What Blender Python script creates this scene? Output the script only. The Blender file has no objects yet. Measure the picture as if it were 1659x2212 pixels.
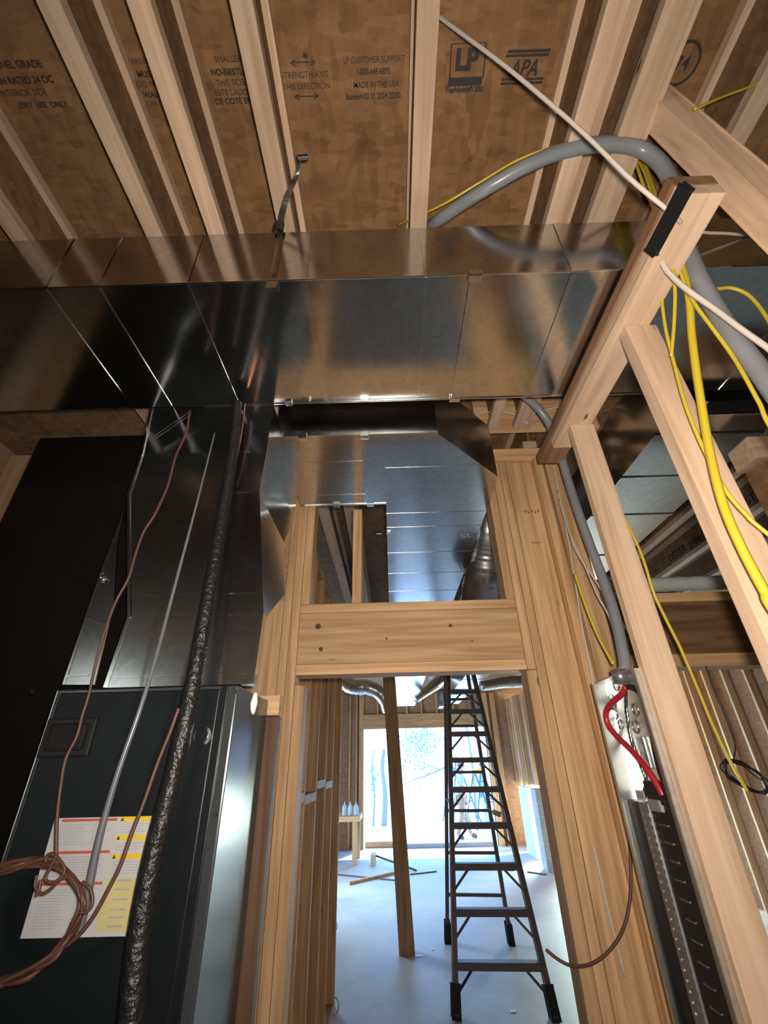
import bpy, bmesh, math, random
from mathutils import Vector, Matrix
random.seed(4)
S = bpy.context.scene
COL = S.collection

# ---------------------------------------------------------------- camera
W, H, F = 1659.0, 2212.0, 946.0
def _d(x, y): return Vector(((x - W/2)/F, -(y - H/2)/F, -1.0)).normalized()
fw = _d(850, 1650); up = _d(789, -540)          # the level depth direction and the plumb direction of the house
up = (up - fw*up.dot(fw)).normalized(); rt = fw.cross(up)
M3 = Matrix((rt, fw, up))                        # camera axes -> world axes
EYE = Vector((0, 0, 1.7))
cam = bpy.data.cameras.new('camera'); camo = bpy.data.objects.new('camera', cam); COL.objects.link(camo)
camo.matrix_world = Matrix.Translation(EYE) @ M3.to_4x4()
cam.sensor_fit = 'VERTICAL'; cam.sensor_height = 36.0; cam.lens = 36.0*F/H; cam.clip_start = .02; cam.clip_end = 200
S.camera = camo
def _ray(x, y): return M3 @ _d(x, y)
def aY(x, y, Y): w = _ray(x, y); return EYE + w*(Y/w.y)          # sight line met at depth Y
def aZ(x, y, Z): w = _ray(x, y); return EYE + w*((Z-1.7)/w.z)    # met at height Z
def aX(x, y, X): w = _ray(x, y); return EYE + w*(X/w.x)          # met at the wall plane X

# ---------------------------------------------------------------- world, lights, exposure
wd = bpy.data.worlds.new('sky'); S.world = wd; wd.use_nodes = True
bg = wd.node_tree.nodes['Background']; bg.inputs[0].default_value = (.20, .47, 1, 1); bg.inputs[1].default_value = 11.0
S.view_settings.view_transform = 'Standard'; S.view_settings.look = 'None'
S.view_settings.exposure = 0.0; S.view_settings.gamma = 1.0; S.view_settings.use_curve_mapping = False
def light(name, kind, loc, energy, color=(1, 1, 1), rot=None, **k):
    l = bpy.data.lights.new(name, kind); l.energy = energy; l.color = color
    for a, b in k.items(): setattr(l, a, b)
    o = bpy.data.objects.new(name, l); COL.objects.link(o); o.location = loc
    if rot is not None: o.rotation_euler = rot
    return o
sun = light('sun', 'SUN', (0, 16, 6), 5.0, (1, .96, .9), (math.radians(-28), math.radians(12), 0), angle=.02)
# phone flash beside the lens
fl = light('phone_flash', 'SPOT', EYE + M3 @ Vector((.03, .03, .01)), 104.0, (1, .90, .79), spot_size=math.radians(168), spot_blend=1.0, shadow_soft_size=.02)
fl.matrix_world = Matrix.Translation(fl.location) @ (M3 @ Matrix.Rotation(math.radians(-7), 3, 'Y')).to_4x4()
# daylight through the openings of the unfinished house
p1 = light('daylight_patio_opening', 'AREA', (.87, 12.75, 1.2), 100, rot=(math.radians(-90), 0, 0), shape='RECTANGLE', size=3.2, size_y=2.4)
p1.data.cycles.is_portal = True
light('daylight_side_window', 'AREA', (3.9, 12.0, 1.3), 800, (.78, 1, .9), (math.radians(-90), 0, 0), shape='RECTANGLE', size=1.3, size_y=1.8)
light('daylight_left_window', 'AREA', (-2.15, 8.5, 1.4), 170, (.55, .8, 1), (0, math.radians(-90), 0), shape='RECTANGLE', size=1.8, size_y=1.8)
light('daylight_window_behind_left', 'AREA', (-4.15, -4.7, 2.0), 24, (.9, 1, .95), (0, math.radians(-90), 0), shape='RECTANGLE', size=1.8, size_y=1.9)
S.cycles.blur_glossy = .1

# ---------------------------------------------------------------- materials
def mat(name):
    m = bpy.data.materials.new(name); m.use_nodes = True
    nt = m.node_tree; b = nt.nodes['Principled BSDF']; return m, nt, b
def plain(name, c, rough=.5, metal=0.0, **k):
    m, nt, b = mat(name); b.inputs['Base Color'].default_value = (*c, 1); b.inputs['Roughness'].default_value = rough; b.inputs['Metallic'].default_value = metal
    n = nt.nodes.new('ShaderNodeTexNoise'); n.inputs['Scale'].default_value = 14; n.inputs['Detail'].default_value = 6
    tc = nt.nodes.new('ShaderNodeTexCoord'); nt.links.new(tc.outputs['Object'], n.inputs['Vector'])
    mx = nt.nodes.new('ShaderNodeMixRGB'); mx.blend_type = 'MULTIPLY'; mx.inputs[0].default_value = k.pop('mottle', .25)
    mx.inputs[1].default_value = (*c, 1); nt.links.new(n.outputs['Color'], mx.inputs[2]); 
    r = nt.nodes.new('ShaderNodeValToRGB'); r.color_ramp.elements[0].position = .3; r.color_ramp.elements[1].position = .65
    r.color_ramp.elements[0].color = (.55, .55, .55, 1)
    nt.links.new(n.outputs['Fac'], r.inputs[0]); nt.links.new(r.outputs[0], mx.inputs[2]); nt.links.new(mx.outputs[0], b.inputs['Base Color'])
    for a, v in k.items(): b.inputs[a].default_value = v
    return m
def wood(name, axis, c1=(.42, .235, .11), c2=(.66, .42, .225)):
    m, nt, b = mat(name); N = nt.nodes.new; L = nt.links.new
    tc = N('ShaderNodeTexCoord'); oi = N('ShaderNodeObjectInfo')
    ad = N('ShaderNodeVectorMath'); ad.operation = 'ADD'; sc = N('ShaderNodeVectorMath'); sc.operation = 'SCALE'; sc.inputs['Scale'].default_value = 17
    cb = N('ShaderNodeCombineXYZ')
    for i in range(3): L(oi.outputs['Random'], cb.inputs[i])
    L(cb.outputs[0], sc.inputs[0]); L(tc.outputs['Object'], ad.inputs[0]); L(sc.outputs[0], ad.inputs[1])
    mp = N('ShaderNodeMapping'); s = [26, 26, 26]; s[axis] = 1.3; mp.inputs['Scale'].default_value = s; L(ad.outputs[0], mp.inputs[0])
    n = N('ShaderNodeTexNoise'); n.inputs['Scale'].default_value = 1.6; n.inputs['Detail'].default_value = 5; n.inputs['Distortion'].default_value = .5; L(mp.outputs[0], n.inputs['Vector'])
    r = N('ShaderNodeValToRGB'); r.color_ramp.elements[0].position = .30; r.color_ramp.elements[1].position = .62
    r.color_ramp.elements[0].color = (*c1, 1); r.color_ramp.elements[1].color = (*c2, 1); L(n.outputs['Fac'], r.inputs[0])
    # knots
    mp2 = N('ShaderNodeMapping'); s2 = [9, 9, 9]; s2[axis] = 3.2; mp2.inputs['Scale'].default_value = s2; L(ad.outputs[0], mp2.inputs[0])
    v = N('ShaderNodeTexVoronoi'); v.inputs['Scale'].default_value = 1.15; L(mp2.outputs[0], v.inputs['Vector'])
    kr = N('ShaderNodeValToRGB'); kr.color_ramp.elements[0].position = .025; kr.color_ramp.elements[1].position = .085
    kr.color_ramp.elements[0].color = (1, 1, 1, 1); kr.color_ramp.elements[1].color = (0, 0, 0, 1); L(v.outputs['Distance'], kr.inputs[0])
    mk_ = N('ShaderNodeMixRGB'); L(kr.outputs[0], mk_.inputs[0]); L(r.outputs[0], mk_.inputs[1]); mk_.inputs[2].default_value = (.12, .05, .02, 1)
    # board to board variation
    hv = N('ShaderNodeHueSaturation'); ml = N('ShaderNodeMapRange'); ml.inputs['To Min'].default_value = .82; ml.inputs['To Max'].default_value = 1.18
    L(oi.outputs['Random'], ml.inputs[0]); L(ml.outputs[0], hv.inputs['Value']); L(mk_.outputs[0], hv.inputs['Color']); L(hv.outputs[0], b.inputs['Base Color'])
    b.inputs['Roughness'].default_value = .62; b.inputs['Specular IOR Level'].default_value = .3
    bp = N('ShaderNodeBump'); bp.inputs['Strength'].default_value = .08; L(n.outputs['Fac'], bp.inputs['Height']); L(bp.outputs[0], b.inputs['Normal'])
    return m
WD = [wood('pine_lumber_x', 0), wood('pine_lumber_y', 1), wood('pine_lumber_z', 2)]
WP = [wood('pale_lumber_x', 0, (.50, .32, .20), (.66, .46, .32)), wood('pale_lumber_y', 1, (.46, .31, .20), (.62, .45, .32)), wood('pale_lumber_z', 2, (.50, .33, .21), (.68, .48, .34))]
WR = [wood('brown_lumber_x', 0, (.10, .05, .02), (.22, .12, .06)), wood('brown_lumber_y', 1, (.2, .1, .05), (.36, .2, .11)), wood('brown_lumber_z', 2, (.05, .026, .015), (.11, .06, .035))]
def osb(name, c1=(.24, .12, .05), c2=(.50, .30, .15)):
    m, nt, b = mat(name); N = nt.nodes.new; L = nt.links.new
    tc = N('ShaderNodeTexCoord'); prev = None
    for k, (ang, sc) in enumerate((((.3, .2, .5), (22, 60, 40)), ((.9, .4, -.8), (50, 18, 44)))):
        mp = N('ShaderNodeMapping'); mp.inputs['Rotation'].default_value = ang; mp.inputs['Scale'].default_value = sc; L(tc.outputs['Object'], mp.inputs[0])
        v = N('ShaderNodeTexVoronoi'); v.inputs['Scale'].default_value = .9; v.inputs['Randomness'].default_value = 1; L(mp.outputs[0], v.inputs['Vector'])
        bw = N('ShaderNodeRGBToBW'); L(v.outputs['Color'], bw.inputs[0])
        if prev is None: prev = bw
        else:
            mx = N('ShaderNodeMath'); mx.operation = 'ADD'; L(prev.outputs[0], mx.inputs[0]); L(bw.outputs[0], mx.inputs[1]); prev = mx
    n = N('ShaderNodeTexNoise'); n.inputs['Scale'].default_value = 7; n.inputs['Detail'].default_value = 8; L(tc.outputs['Object'], n.inputs['Vector'])
    a2 = N('ShaderNodeMath'); a2.operation = 'MULTIPLY_ADD'; L(n.outputs['Fac'], a2.inputs[0]); a2.inputs[1].default_value = 1.6; L(prev.outputs[0], a2.inputs[2])
    r = N('ShaderNodeValToRGB'); r.color_ramp.elements[0].position = .22; r.color_ramp.elements[1].position = .92
    r.color_ramp.elements[0].color = (*c1, 1); r.color_ramp.elements[1].color = (*c2, 1)
    dv = N('ShaderNodeMath'); dv.operation = 'MULTIPLY'; dv.inputs[1].default_value = .36; L(a2.outputs[0], dv.inputs[0]); L(dv.outputs[0], r.inputs[0]); L(r.outputs[0], b.inputs['Base Color'])
    b.inputs['Roughness'].default_value = .75; b.inputs['Specular IOR Level'].default_value = .2
    return m
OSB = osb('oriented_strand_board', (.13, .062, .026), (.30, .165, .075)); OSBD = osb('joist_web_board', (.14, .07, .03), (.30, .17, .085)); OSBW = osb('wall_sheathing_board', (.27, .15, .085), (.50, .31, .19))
def galv(name, c=(.60, .615, .62), r0=.12, r1=.24, bump=.02, scale=60, metal=1.0):
    m, nt, b = mat(name); N = nt.nodes.new; L = nt.links.new
    tc = N('ShaderNodeTexCoord'); v = N('ShaderNodeTexVoronoi'); v.inputs['Scale'].default_value = scale; L(tc.outputs['Object'], v.inputs['Vector'])
    n = N('ShaderNodeTexNoise'); n.inputs['Scale'].default_value = 3.5; n.inputs['Detail'].default_value = 4; L(tc.outputs['Object'], n.inputs['Vector'])
    bw = N('ShaderNodeRGBToBW'); L(v.outputs['Color'], bw.inputs[0])
    mr = N('ShaderNodeMapRange'); mr.inputs['To Min'].default_value = r0; mr.inputs['To Max'].default_value = r1; L(n.outputs['Fac'], mr.inputs[0]); L(mr.outputs[0], b.inputs['Roughness'])
    mc = N('ShaderNodeMixRGB'); mc.inputs[1].default_value = (*[x*.9 for x in c], 1); mc.inputs[2].default_value = (*[min(1, x*1.1) for x in c], 1); L(bw.outputs[0], mc.inputs[0]); L(mc.outputs[0], b.inputs['Base Color'])
    b.inputs['Metallic'].default_value = metal
    bp = N('ShaderNodeBump'); bp.inputs['Strength'].default_value = bump; bp.inputs['Distance'].default_value = .02; L(n.outputs['Fac'], bp.inputs['Height']); L(bp.outputs[0], b.inputs['Normal'])
    return m
GALV = galv('galvanized_steel'); GALVB = galv('bright_cleat_steel', (.75, .77, .76), .12, .22)
GALVM = galv('main_duct_steel', (.55, .56, .56), .10, .19, .012); GALVP = galv('panel_box_steel', (.72, .74, .72), .3, .45, .03)
FOIL = galv('foil_duct_wrap', (.72, .74, .78), .22, .4, .35, 25)
def concrete():
    m, nt, b = mat('polished_concrete'); N = nt.nodes.new; L = nt.links.new
    tc = N('ShaderNodeTexCoord'); n = N('ShaderNodeTexNoise'); n.inputs['Scale'].default_value = 1.1; n.inputs['Detail'].default_value = 9; n.inputs['Roughness'].default_value = .65; L(tc.outputs['Object'], n.inputs['Vector'])
    r = N('ShaderNodeValToRGB'); r.color_ramp.elements[0].position = .32; r.color_ramp.elements[1].position = .68
    r.color_ramp.elements[0].color = (.40, .41, .43, 1); r.color_ramp.elements[1].color = (.62, .63, .65, 1); L(n.outputs['Fac'], r.inputs[0]); L(r.outputs[0], b.inputs['Base Color'])
    mr = N('ShaderNodeMapRange'); mr.inputs['To Min'].default_value = .42; mr.inputs['To Max'].default_value = .7; b.inputs['Specular IOR Level'].default_value = .3; L(n.outputs['Fac'], mr.inputs[0]); L(mr.outputs[0], b.inputs['Roughness'])
    return m
CONC = concrete()
def brick(name, c1, c2, mortar, w, h):
    m, nt, b = mat(name); N = nt.nodes.new; L = nt.links.new
    tc = N('ShaderNodeTexCoord'); sx = N('ShaderNodeSeparateXYZ'); L(tc.outputs['Object'], sx.inputs[0])
    ad = N('ShaderNodeMath'); L(sx.outputs[0], ad.inputs[0]); L(sx.outputs[1], ad.inputs[1]); cb = N('ShaderNodeCombineXYZ'); L(ad.outputs[0], cb.inputs[0]); L(sx.outputs[2], cb.inputs[1])
    bt = N('ShaderNodeTexBrick'); bt.inputs['Scale'].default_value = 1; bt.inputs['Brick Width'].default_value = w; bt.inputs['Row Height'].default_value = h; bt.inputs['Mortar Size'].default_value = .006
    bt.inputs['Color1'].default_value = (*c1, 1); bt.inputs['Color2'].default_value = (*c2, 1); bt.inputs['Mortar'].default_value = (*mortar, 1)
    L(cb.outputs[0], bt.inputs['Vector']); L(bt.outputs['Color'], b.inputs['Base Color']); b.inputs['Roughness'].default_value = .85
    return m
CMU = brick('grey_concrete_block', (.42, .46, .45), (.47, .5, .49), (.6, .62, .62), .4, .2)
CMUW = brick('white_coated_block', (.75, .78, .8), (.78, .8, .82), (.6, .64, .66), .6, .3)
CAB = plain('charcoal_cabinet_paint', (.008, .011, .0125), .36, **{'Specular IOR Level': .28}); CABS = plain('satin_cabinet_side', (.10, .11, .12), .2, .6)
DUCTBOARD = plain('dark_duct_board', (.007, .0055, .0045), .9, **{'Specular IOR Level': .08})
BLK = plain('black_plastic', (.012, .012, .013), .45)
FOAM = plain('black_pipe_insulation', (.012, .012, .012), .38)
def bumpy(m, scale, strength):
    nt = m.node_tree; n = nt.nodes.new('ShaderNodeTexNoise'); n.inputs['Scale'].default_value = scale; n.inputs['Detail'].default_value = 3
    tc = nt.nodes.new('ShaderNodeTexCoord'); nt.links.new(tc.outputs['Object'], n.inputs['Vector'])
    bp = nt.nodes.new('ShaderNodeBump'); bp.inputs['Strength'].default_value = strength; bp.inputs['Distance'].default_value = .01
    nt.links.new(n.outputs['Fac'], bp.inputs['Height']); nt.links.new(bp.outputs[0], nt.nodes['Principled BSDF'].inputs['Normal']); return m
bumpy(FOAM, 90, .55)
COPPER = plain('copper_tube', (.80, .36, .18), .28, 1.0)
WIRE = plain('brown_thermostat_cable', (.115, .05, .036), .5)
YEL = plain('yellow_cable_jacket', (.60, .46, .035), .42, mottle=.12)
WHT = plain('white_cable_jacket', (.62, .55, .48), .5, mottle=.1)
GREY = plain('grey_conduit_plastic', (.22, .23, .25), .3)
RED = plain('red_cable_jacket', (.42, .02, .03), .35)
ALU = plain('bare_aluminium_strand', (.62, .63, .64), .28, 1.0)
PAPER = plain('white_label_paper', (.52, .52, .54), .6, mottle=.08)
REDP = plain('red_label_print', (.55, .10, .05), .55); YELP = plain('yellow_label_print', (.75, .55, .03), .55); YELL = plain('pale_yellow_label_print', (.62, .54, .25), .55)
INK = plain('black_stamp_ink', (.035, .028, .025), .8); GRYP = plain('grey_small_print', (.40, .41, .40), .6)
TAPE = plain('white_mastic', (.70, .72, .68), .6)
FIBER = plain('dark_brown_fiberglass_rail', (.15, .115, .11), .5)
RUB = plain('black_rubber_foot', (.01, .01, .01), .7)
DIRT = plain('bright_gravel_ground', (.66, .63, .56), .95)
LEAF = plain('green_leaf', (.10, .30, .14), .6); BARK = plain('grey_tree_bark', (.20, .20, .24), .9)
SKIN = plain('skin', (.62, .33, .24), .55); SHIRT = plain('pale_blue_shirt', (.42, .52, .70), .8); KHAKI = plain('tan_trousers', (.40, .30, .22), .85); CAP = plain('dark_grey_cap', (.09, .09, .09), .8)
SHIRT2 = plain('grey_shirt', (.33, .36, .45), .8); BOOT = plain('brown_boots', (.16, .10, .07), .7)
BLUE = plain('blue_ladder_rail', (.04, .16, .42), .5); ORNG = plain('orange_ladder_cap', (.85, .36, .02), .5)
CLEAR = plain('clear_vinyl_tube', (.15, .16, .18), .2); BOTTLE = plain('white_bottle_plastic', (.55, .6, .72), .3)
PVC = plain('pale_pipe_wrap', (.42, .45, .43), .6); BROOMM = plain('dark_brown_board', (.1, .06, .05), .6)

# ---------------------------------------------------------------- builders
def tag(o, label=None, cat=None, group=None, kind=None):
    for k, v in (('label', label), ('category', cat), ('group', group), ('kind', kind)):
        if v: o[k] = v
    return o
def thing(name, loc, label, cat, group=None):
    o = bpy.data.objects.new(name, None); o.empty_display_size = .05; COL.objects.link(o); o.location = loc
    o['_w'] = list(loc); return tag(o, label, cat, group)
def wloc(o):
    v = Vector((0, 0, 0))
    while o is not None: v += o.location; o = o.parent
    return v
def link(name, bm, m, parent=None, smooth=False, origin=None):
    bmesh.ops.recalc_face_normals(bm, faces=bm.faces[:])
    vs = [v.co for v in bm.verts]
    if parent is None:
        if origin is None:
            lo = [min(v[i] for v in vs) for i in range(3)]; hi = [max(v[i] for v in vs) for i in range(3)]
            origin = Vector(((lo[0]+hi[0])/2, (lo[1]+hi[1])/2, lo[2]))
    else: origin = wloc(parent)
    bmesh.ops.translate(bm, verts=bm.verts[:], vec=-Vector(origin))
    me = bpy.data.meshes.new(name); bm.to_mesh(me); bm.free()
    me.materials.append(m)
    if smooth:
        for p in me.polygons: p.use_smooth = True
    o = bpy.data.objects.new(name, me); COL.objects.link(o)
    if parent is None: o.location = origin
    else: o.parent = parent
    return o
def B(): return bmesh.new()
def bx(bm, x0, x1, y0, y1, z0, z1, bev=0.0):
    r = bmesh.ops.create_cube(bm, size=1.0); vs = r['verts']
    for v in vs: v.co = Vector(((x0+x1)/2 + v.co.x*(x1-x0), (y0+y1)/2 + v.co.y*(y1-y0), (z0+z1)/2 + v.co.z*(z1-z0)))
    if bev:
        es = list({e for v in vs for e in v.link_edges}); bmesh.ops.bevel(bm, geom=es, offset=bev, segments=2, affect='EDGES', profile=.6)
    return bm
def obox(bm, a, b, w, d, side=Vector((0, 0, 1)), bev=0.0):
    """bar from a to b; w across, d along 'side' (made square to the bar)"""
    a, b = Vector(a), Vector(b); ax = (b-a); L = ax.length; ax.normalize(); s = (side - ax*side.dot(ax)).normalized(); t = ax.cross(s)
    r = bmesh.ops.create_cube(bm, size=1.0); vs = r['verts']; mid = (a+b)/2
    for v in vs: v.co = mid + t*(v.co.x*w) + s*(v.co.y*d) + ax*(v.co.z*L)
    if bev:
        es = list({e for v in vs for e in v.link_edges}); bmesh.ops.bevel(bm, geom=es, offset=bev, segments=2, affect='EDGES')
    return bm
def lumber(name, label, cat, x0, x1, y0, y1, z0, z1, mats=None, parent=None, group=None, kind=None, bev=.003):
    d = (x1-x0, y1-y0, z1-z0); ax = d.index(max(d)); bm = bx(B(), x0, x1, y0, y1, z0, z1, bev)
    return tag(link(name, bm, (mats or WD)[ax], parent), label, cat, group, kind)
def spline(pts, n=8, closed=False):
    P = [Vector(p) for p in pts]; out = []
    if len(P) < 3: return P
    m = len(P); rng = range(m if closed else m-1)
    for i in rng:
        if closed: p0, p1, p2, p3 = P[(i-1) % m], P[i], P[(i+1) % m], P[(i+2) % m]
        else: p0, p1, p2, p3 = P[max(i-1, 0)], P[i], P[i+1], P[min(i+2, m-1)]
        for k in range(n):
            t = k/n; out.append(.5*((2*p1) + (p2-p0)*t + (2*p0-5*p1+4*p2-p3)*t*t + (3*p1-p0-3*p2+p3)*t**3))
    if not closed: out.append(P[-1])
    return out
def tube(bm, pts, r, seg=8, smooth=8, closed=False, rip=0.0, ripn=3):
    P = spline(pts, smooth, closed) if smooth else [Vector(p) for p in pts]
    n = len(P); rings = []; u = None
    for i, p in enumerate(P):
        t = (P[(i+1) % n] - P[i-1]) if closed else (P[min(i+1, n-1)] - P[max(i-1, 0)])
        t.normalize()
        if u is None: u = t.orthogonal().normalized()
        u = (u - t*u.dot(t)).normalized(); v = t.cross(u)
        rr = (r[0] + (r[1]-r[0])*i/(n-1)) if isinstance(r, (tuple, list)) else r
        if rip: rr *= 1 + rip*(1 if i % ripn == 0 else -1) + random.uniform(-rip, rip)*.6
        rings.append([bm.verts.new(p + u*math.cos(2*math.pi*k/seg)*rr + v*math.sin(2*math.pi*k/seg)*rr) for k in range(seg)])
    for i in range(n if closed else n-1):
        a, b = rings[i], rings[(i+1) % n]
        for k in range(seg): bm.faces.new((a[k], a[(k+1) % seg], b[(k+1) % seg], b[k]))
    if not closed: bm.faces.new(rings[0][::-1]); bm.faces.new(rings[-1])
    return bm
def cable(name, label, cat, pts, r, m, group=None, parent=None, seg=8, run_on=0.0, **k):
    if run_on:                                            # carries on past the edge of the picture, sagging
        e = pts[-1]; d = (e - pts[-2]).normalized(); pts = list(pts) + [e + d*run_on*.5 + Vector((.06, 0, -.04)), e + d*run_on + Vector((.25, 0, -.25))]
    return tag(link(name, tube(B(), pts, r, seg, **k), m, parent, True), label, cat, group)
def prism(bm, poly, z0, z1):
    a = [bm.verts.new((x, y, z0)) for x, y in poly]; b = [bm.verts.new((x, y, z1)) for x, y in poly]; n = len(poly)
    bm.faces.new(a[::-1]); bm.faces.new(b)
    for i in range(n): bm.faces.new((a[i], a[(i+1) % n], b[(i+1) % n], b[i]))
    return bm
def cyl(bm, a, b, r, seg=16): return tube(bm, [a, b], r, seg, 0)
def text(name, s, size, mtx, m, parent, align='CENTER', shear=0.0, bold=0.0, sx=1.0):
    c = bpy.data.curves.new(name, 'FONT'); c.body = s; c.size = size; c.align_x = align; c.align_y = 'CENTER'; c.shear = shear; c.offset = bold; c.extrude = .0003
    tmp = bpy.data.objects.new('tmp', c); COL.objects.link(tmp)
    me = bpy.data.meshes.new_from_object(tmp.evaluated_get(bpy.context.evaluated_depsgraph_get())); bpy.data.objects.remove(tmp); bpy.data.curves.remove(c)
    me.name = name; me.materials.clear(); me.materials.append(m); o = bpy.data.objects.new(name, me); COL.objects.link(o)
    mm = Matrix.Translation(-wloc(parent)) @ mtx @ Matrix.Diagonal((sx, 1, 1, 1)); o.parent = parent; o.matrix_local = mm
    return o

# ================================================================ SETTING
def struct(name, bm, m, label=None): return tag(link(name, bm, m), label, None, None, 'structure')
struct('floor', bx(B(), -2.2, 5.2, 1.74, 12.85, -.12, 0), CONC)
struct('floor_near', bx(B(), -4.2, 5.2, -6.4, 1.74, -.12, 0), plain('dark_floor_for_reflection', (.06, .055, .05), .8))  # unseen near floor, coloured dark so the ducts above reflect dark
struct('ground', bx(B(), -40, 40, 12.86, 80, -.3, -.05), DIRT)
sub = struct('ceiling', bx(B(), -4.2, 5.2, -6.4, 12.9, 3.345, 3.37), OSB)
wl = B(); bx(wl, -2.25, -2.2, 1.74, 12.9, 0, 3.345); bx(wl, -4.25, -4.2, -6.4, 1.74, 0, 3.345); bx(wl, -4.2, -2.2, 1.74, 1.76, 0, 3.345); struct('wall_left', wl, OSBW)
struct('wall_right', bx(B(), 5.2, 5.25, -6.4, 12.9, 0, 3.345), OSBW)
struct('wall_back', bx(B(), -4.2, 5.2, -6.45, -6.4, 0, 3.345), OSBW)
# far wall, with the wide patio opening x -.75..2.36, z 0..2.48
fb = B(); bx(fb, -2.2, -.75, 12.72, 12.735, 0, 3.345); bx(fb, -.75, 2.38, 12.72, 12.735, 2.5, 3.345); bx(fb, 2.38, 3.35, 12.72, 12.735, 0, 3.345); bx(fb, 4.6, 5.2, 12.72, 12.735, 0, 3.345); bx(fb, 3.35, 4.6, 12.72, 12.735, 2.2, 3.345)
struct('wall_far', fb, OSBW)
rb = B(); bx(rb, 3.02, 3.035, 7.0, 12.72, 1.24, 3.1)
struct('wall_far_right', rb, OSBW)

# printing on the underside of the subfloor (read from below: right = +x, up = -y)
def down(x, y): return Matrix.Translation((x, y, 3.3446)) @ Matrix.Rotation(math.pi, 4, 'X')
def stamp(px, py, s, size, **k):
    p = aZ(px, py, 3.345); return text('printed_text', s, size, down(p.x, p.y), INK, sub, **k)
for (px, py, s, z, k) in [
    (808, 129, 'LP CUSTOMER SUPPORT', .0185, {'sx': .82}), (806, 155, '1-800-648-6893', .0185, {'sx': .78, 'bold': .0004}), (813, 183, 'MADE IN THE USA', .0185, {'sx': .84, 'bold': .0003}),
    (806, 208, 'Bandert 02 21 2024 22:00', .0185, {'sx': .80, 'bold': .0004}), (658, 162, 'STRENGTH AXIS', .0185, {'sx': .95}), (662, 187, 'THIS DIRECTION', .0185, {'sx': .95}),
    (1008, 131, 'LP', .058, {'sx': 1.05, 'bold': .003}), (1002, 194, 'TopNotch® 350', .0165, {'sx': .95, 'bold': .0008}), (1131, 149, 'APA', .047, {'shear': .25, 'sx': .88, 'bold': .001}),
    (492, 128, 'SMALLER', .0185, {}), (495, 156, 'NO-NESTLA', .0185, {'bold': .0006}), (498, 179, 'THIS SIDE', .0185, {}), (500, 200, 'ESTE LADO', .0185, {}), (505, 219, 'DE COTE EN', .0185, {'bold': .0006}),
    (303, 133, 'WARNING', .0185, {}), (315, 161, 'MUST', .0185, {'bold': .0006}), (325, 182, 'DO NOT', .0185, {}), (330, 205, 'WALK', .0185, {'bold': .0006}), (336, 224, 'ON IT', .0185, {}),
    (35, 140, 'PANEL GRADE', .021, {'bold': .0006}), (45, 174, 'SPAN RATED 24 OC', .020, {'bold': .0008}), (50, 201, 'INTERIOR SIDE', .020, {}), (95, 227, 'DRY  USE  ONLY', .018, {'bold': .0006}),
    (1350, 96, 'NOV', .02, {}), (1345, 126, 'TYPE', .02, {'bold': .0006}), (1324, 184, 'MILL', .02, {'bold': .0008})]:
    stamp(px, py, s, z, **k)
def flat(bm, pts):                                        # thin printed bar on the underside
    q = [aZ(x, y, 3.3446) for x, y in pts]; bm.faces.new([bm.verts.new(p) for p in q]); return bm
bm = B()
for q in [[(970, 168), (1042, 165), (1040, 184), (966, 187)], [(974, 94), (1052, 91), (1052, 93.5), (974, 96.5)], [(974, 94), (977, 94), (973, 170), (970, 170)], [(1049, 92), (1052, 92), (1045, 168), (1042, 168)],
          [(1098, 108), (1190, 105), (1188, 112), (1096, 115)], [(1094, 118), (1187, 114), (1185, 121), (1092, 124)], [(1084, 170), (1175, 167), (1174, 172), (1083, 175)], [(1082, 178), (1172, 175), (1171, 181), (1081, 184)],
          [(633, 133.5), (676, 132.5), (676, 135.5), (633, 136.5)], [(642, 207), (684, 206), (684, 209), (642, 210)],
          [(626, 136), (638, 127), (638, 131), (631, 136)], [(626, 136), (631, 136), (640, 142), (639, 145)], [(683, 134), (671, 125), (671, 129), (678, 134)], [(683, 134), (678, 134), (670, 140), (671, 143)],
          [(635, 209), (647, 201), (647, 205), (640, 209)], [(635, 209), (640, 209), (648, 214), (647, 217)], [(690, 207), (679, 199), (679, 203), (685, 207)], [(690, 207), (685, 207), (678, 212), (679, 215)],
          [(655, 112), (664, 118), (664, 126), (655, 126)]]: flat(bm, q)
link('printed_bars', bm, INK, sub)
c = aZ(1473, 138, 3.3446); bm = B(); n = 28
for r0, r1 in ((.040, .047),):
    a = [bm.verts.new((c.x + r0*math.cos(6.2832*i/n), c.y + r0*math.sin(6.2832*i/n), c.z)) for i in range(n)]; b = [bm.verts.new((c.x + r1*math.cos(6.2832*i/n), c.y + r1*math.sin(6.2832*i/n), c.z)) for i in range(n)]
    for i in range(n): bm.faces.new((a[i], a[(i+1) % n], b[(i+1) % n], b[i]))
link('printed_ring', bm, INK, sub); text('printed_text', '74', .04, down(c.x, c.y), INK, sub, bold=.001)

# ================================================================ I-JOISTS OVERHEAD
def ijoist(x, y0, y1, label, group, zb=3.1, w=.056):
    t = thing('floor_joist', (x, y0, zb), label, 'joist', group)
    link('bottom_flange', bx(B(), x-w/2, x+w/2, y0, y1, zb, zb+.036, .003), WP[1], t)
    link('web', bx(B(), x-.006, x+.006, y0, y1, zb+.036, 3.309), OSBD, t)
    link('top_flange', bx(B(), x-w/2, x+w/2, y0, y1, 3.309, 3.345, .003), WP[1], t); return t
jl = ['floor joist at the far left, half lost in shadow beside the stamped boards', 'pale floor joist, first full one from the left over the dark duct', 'pale floor joist, second from the left over the dark duct',
      'pale floor joist left of the strength axis stamp, with the hanger strap', 'pale floor joist crossing the ceiling between the support stamp and the boxed letters', 'pale floor joist just right of the slanted three letter stamp',
      'pale floor joist between that stamp and the round stamp, above the conduit bend', 'floor joist at the far right, right of the round stamp']
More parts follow.
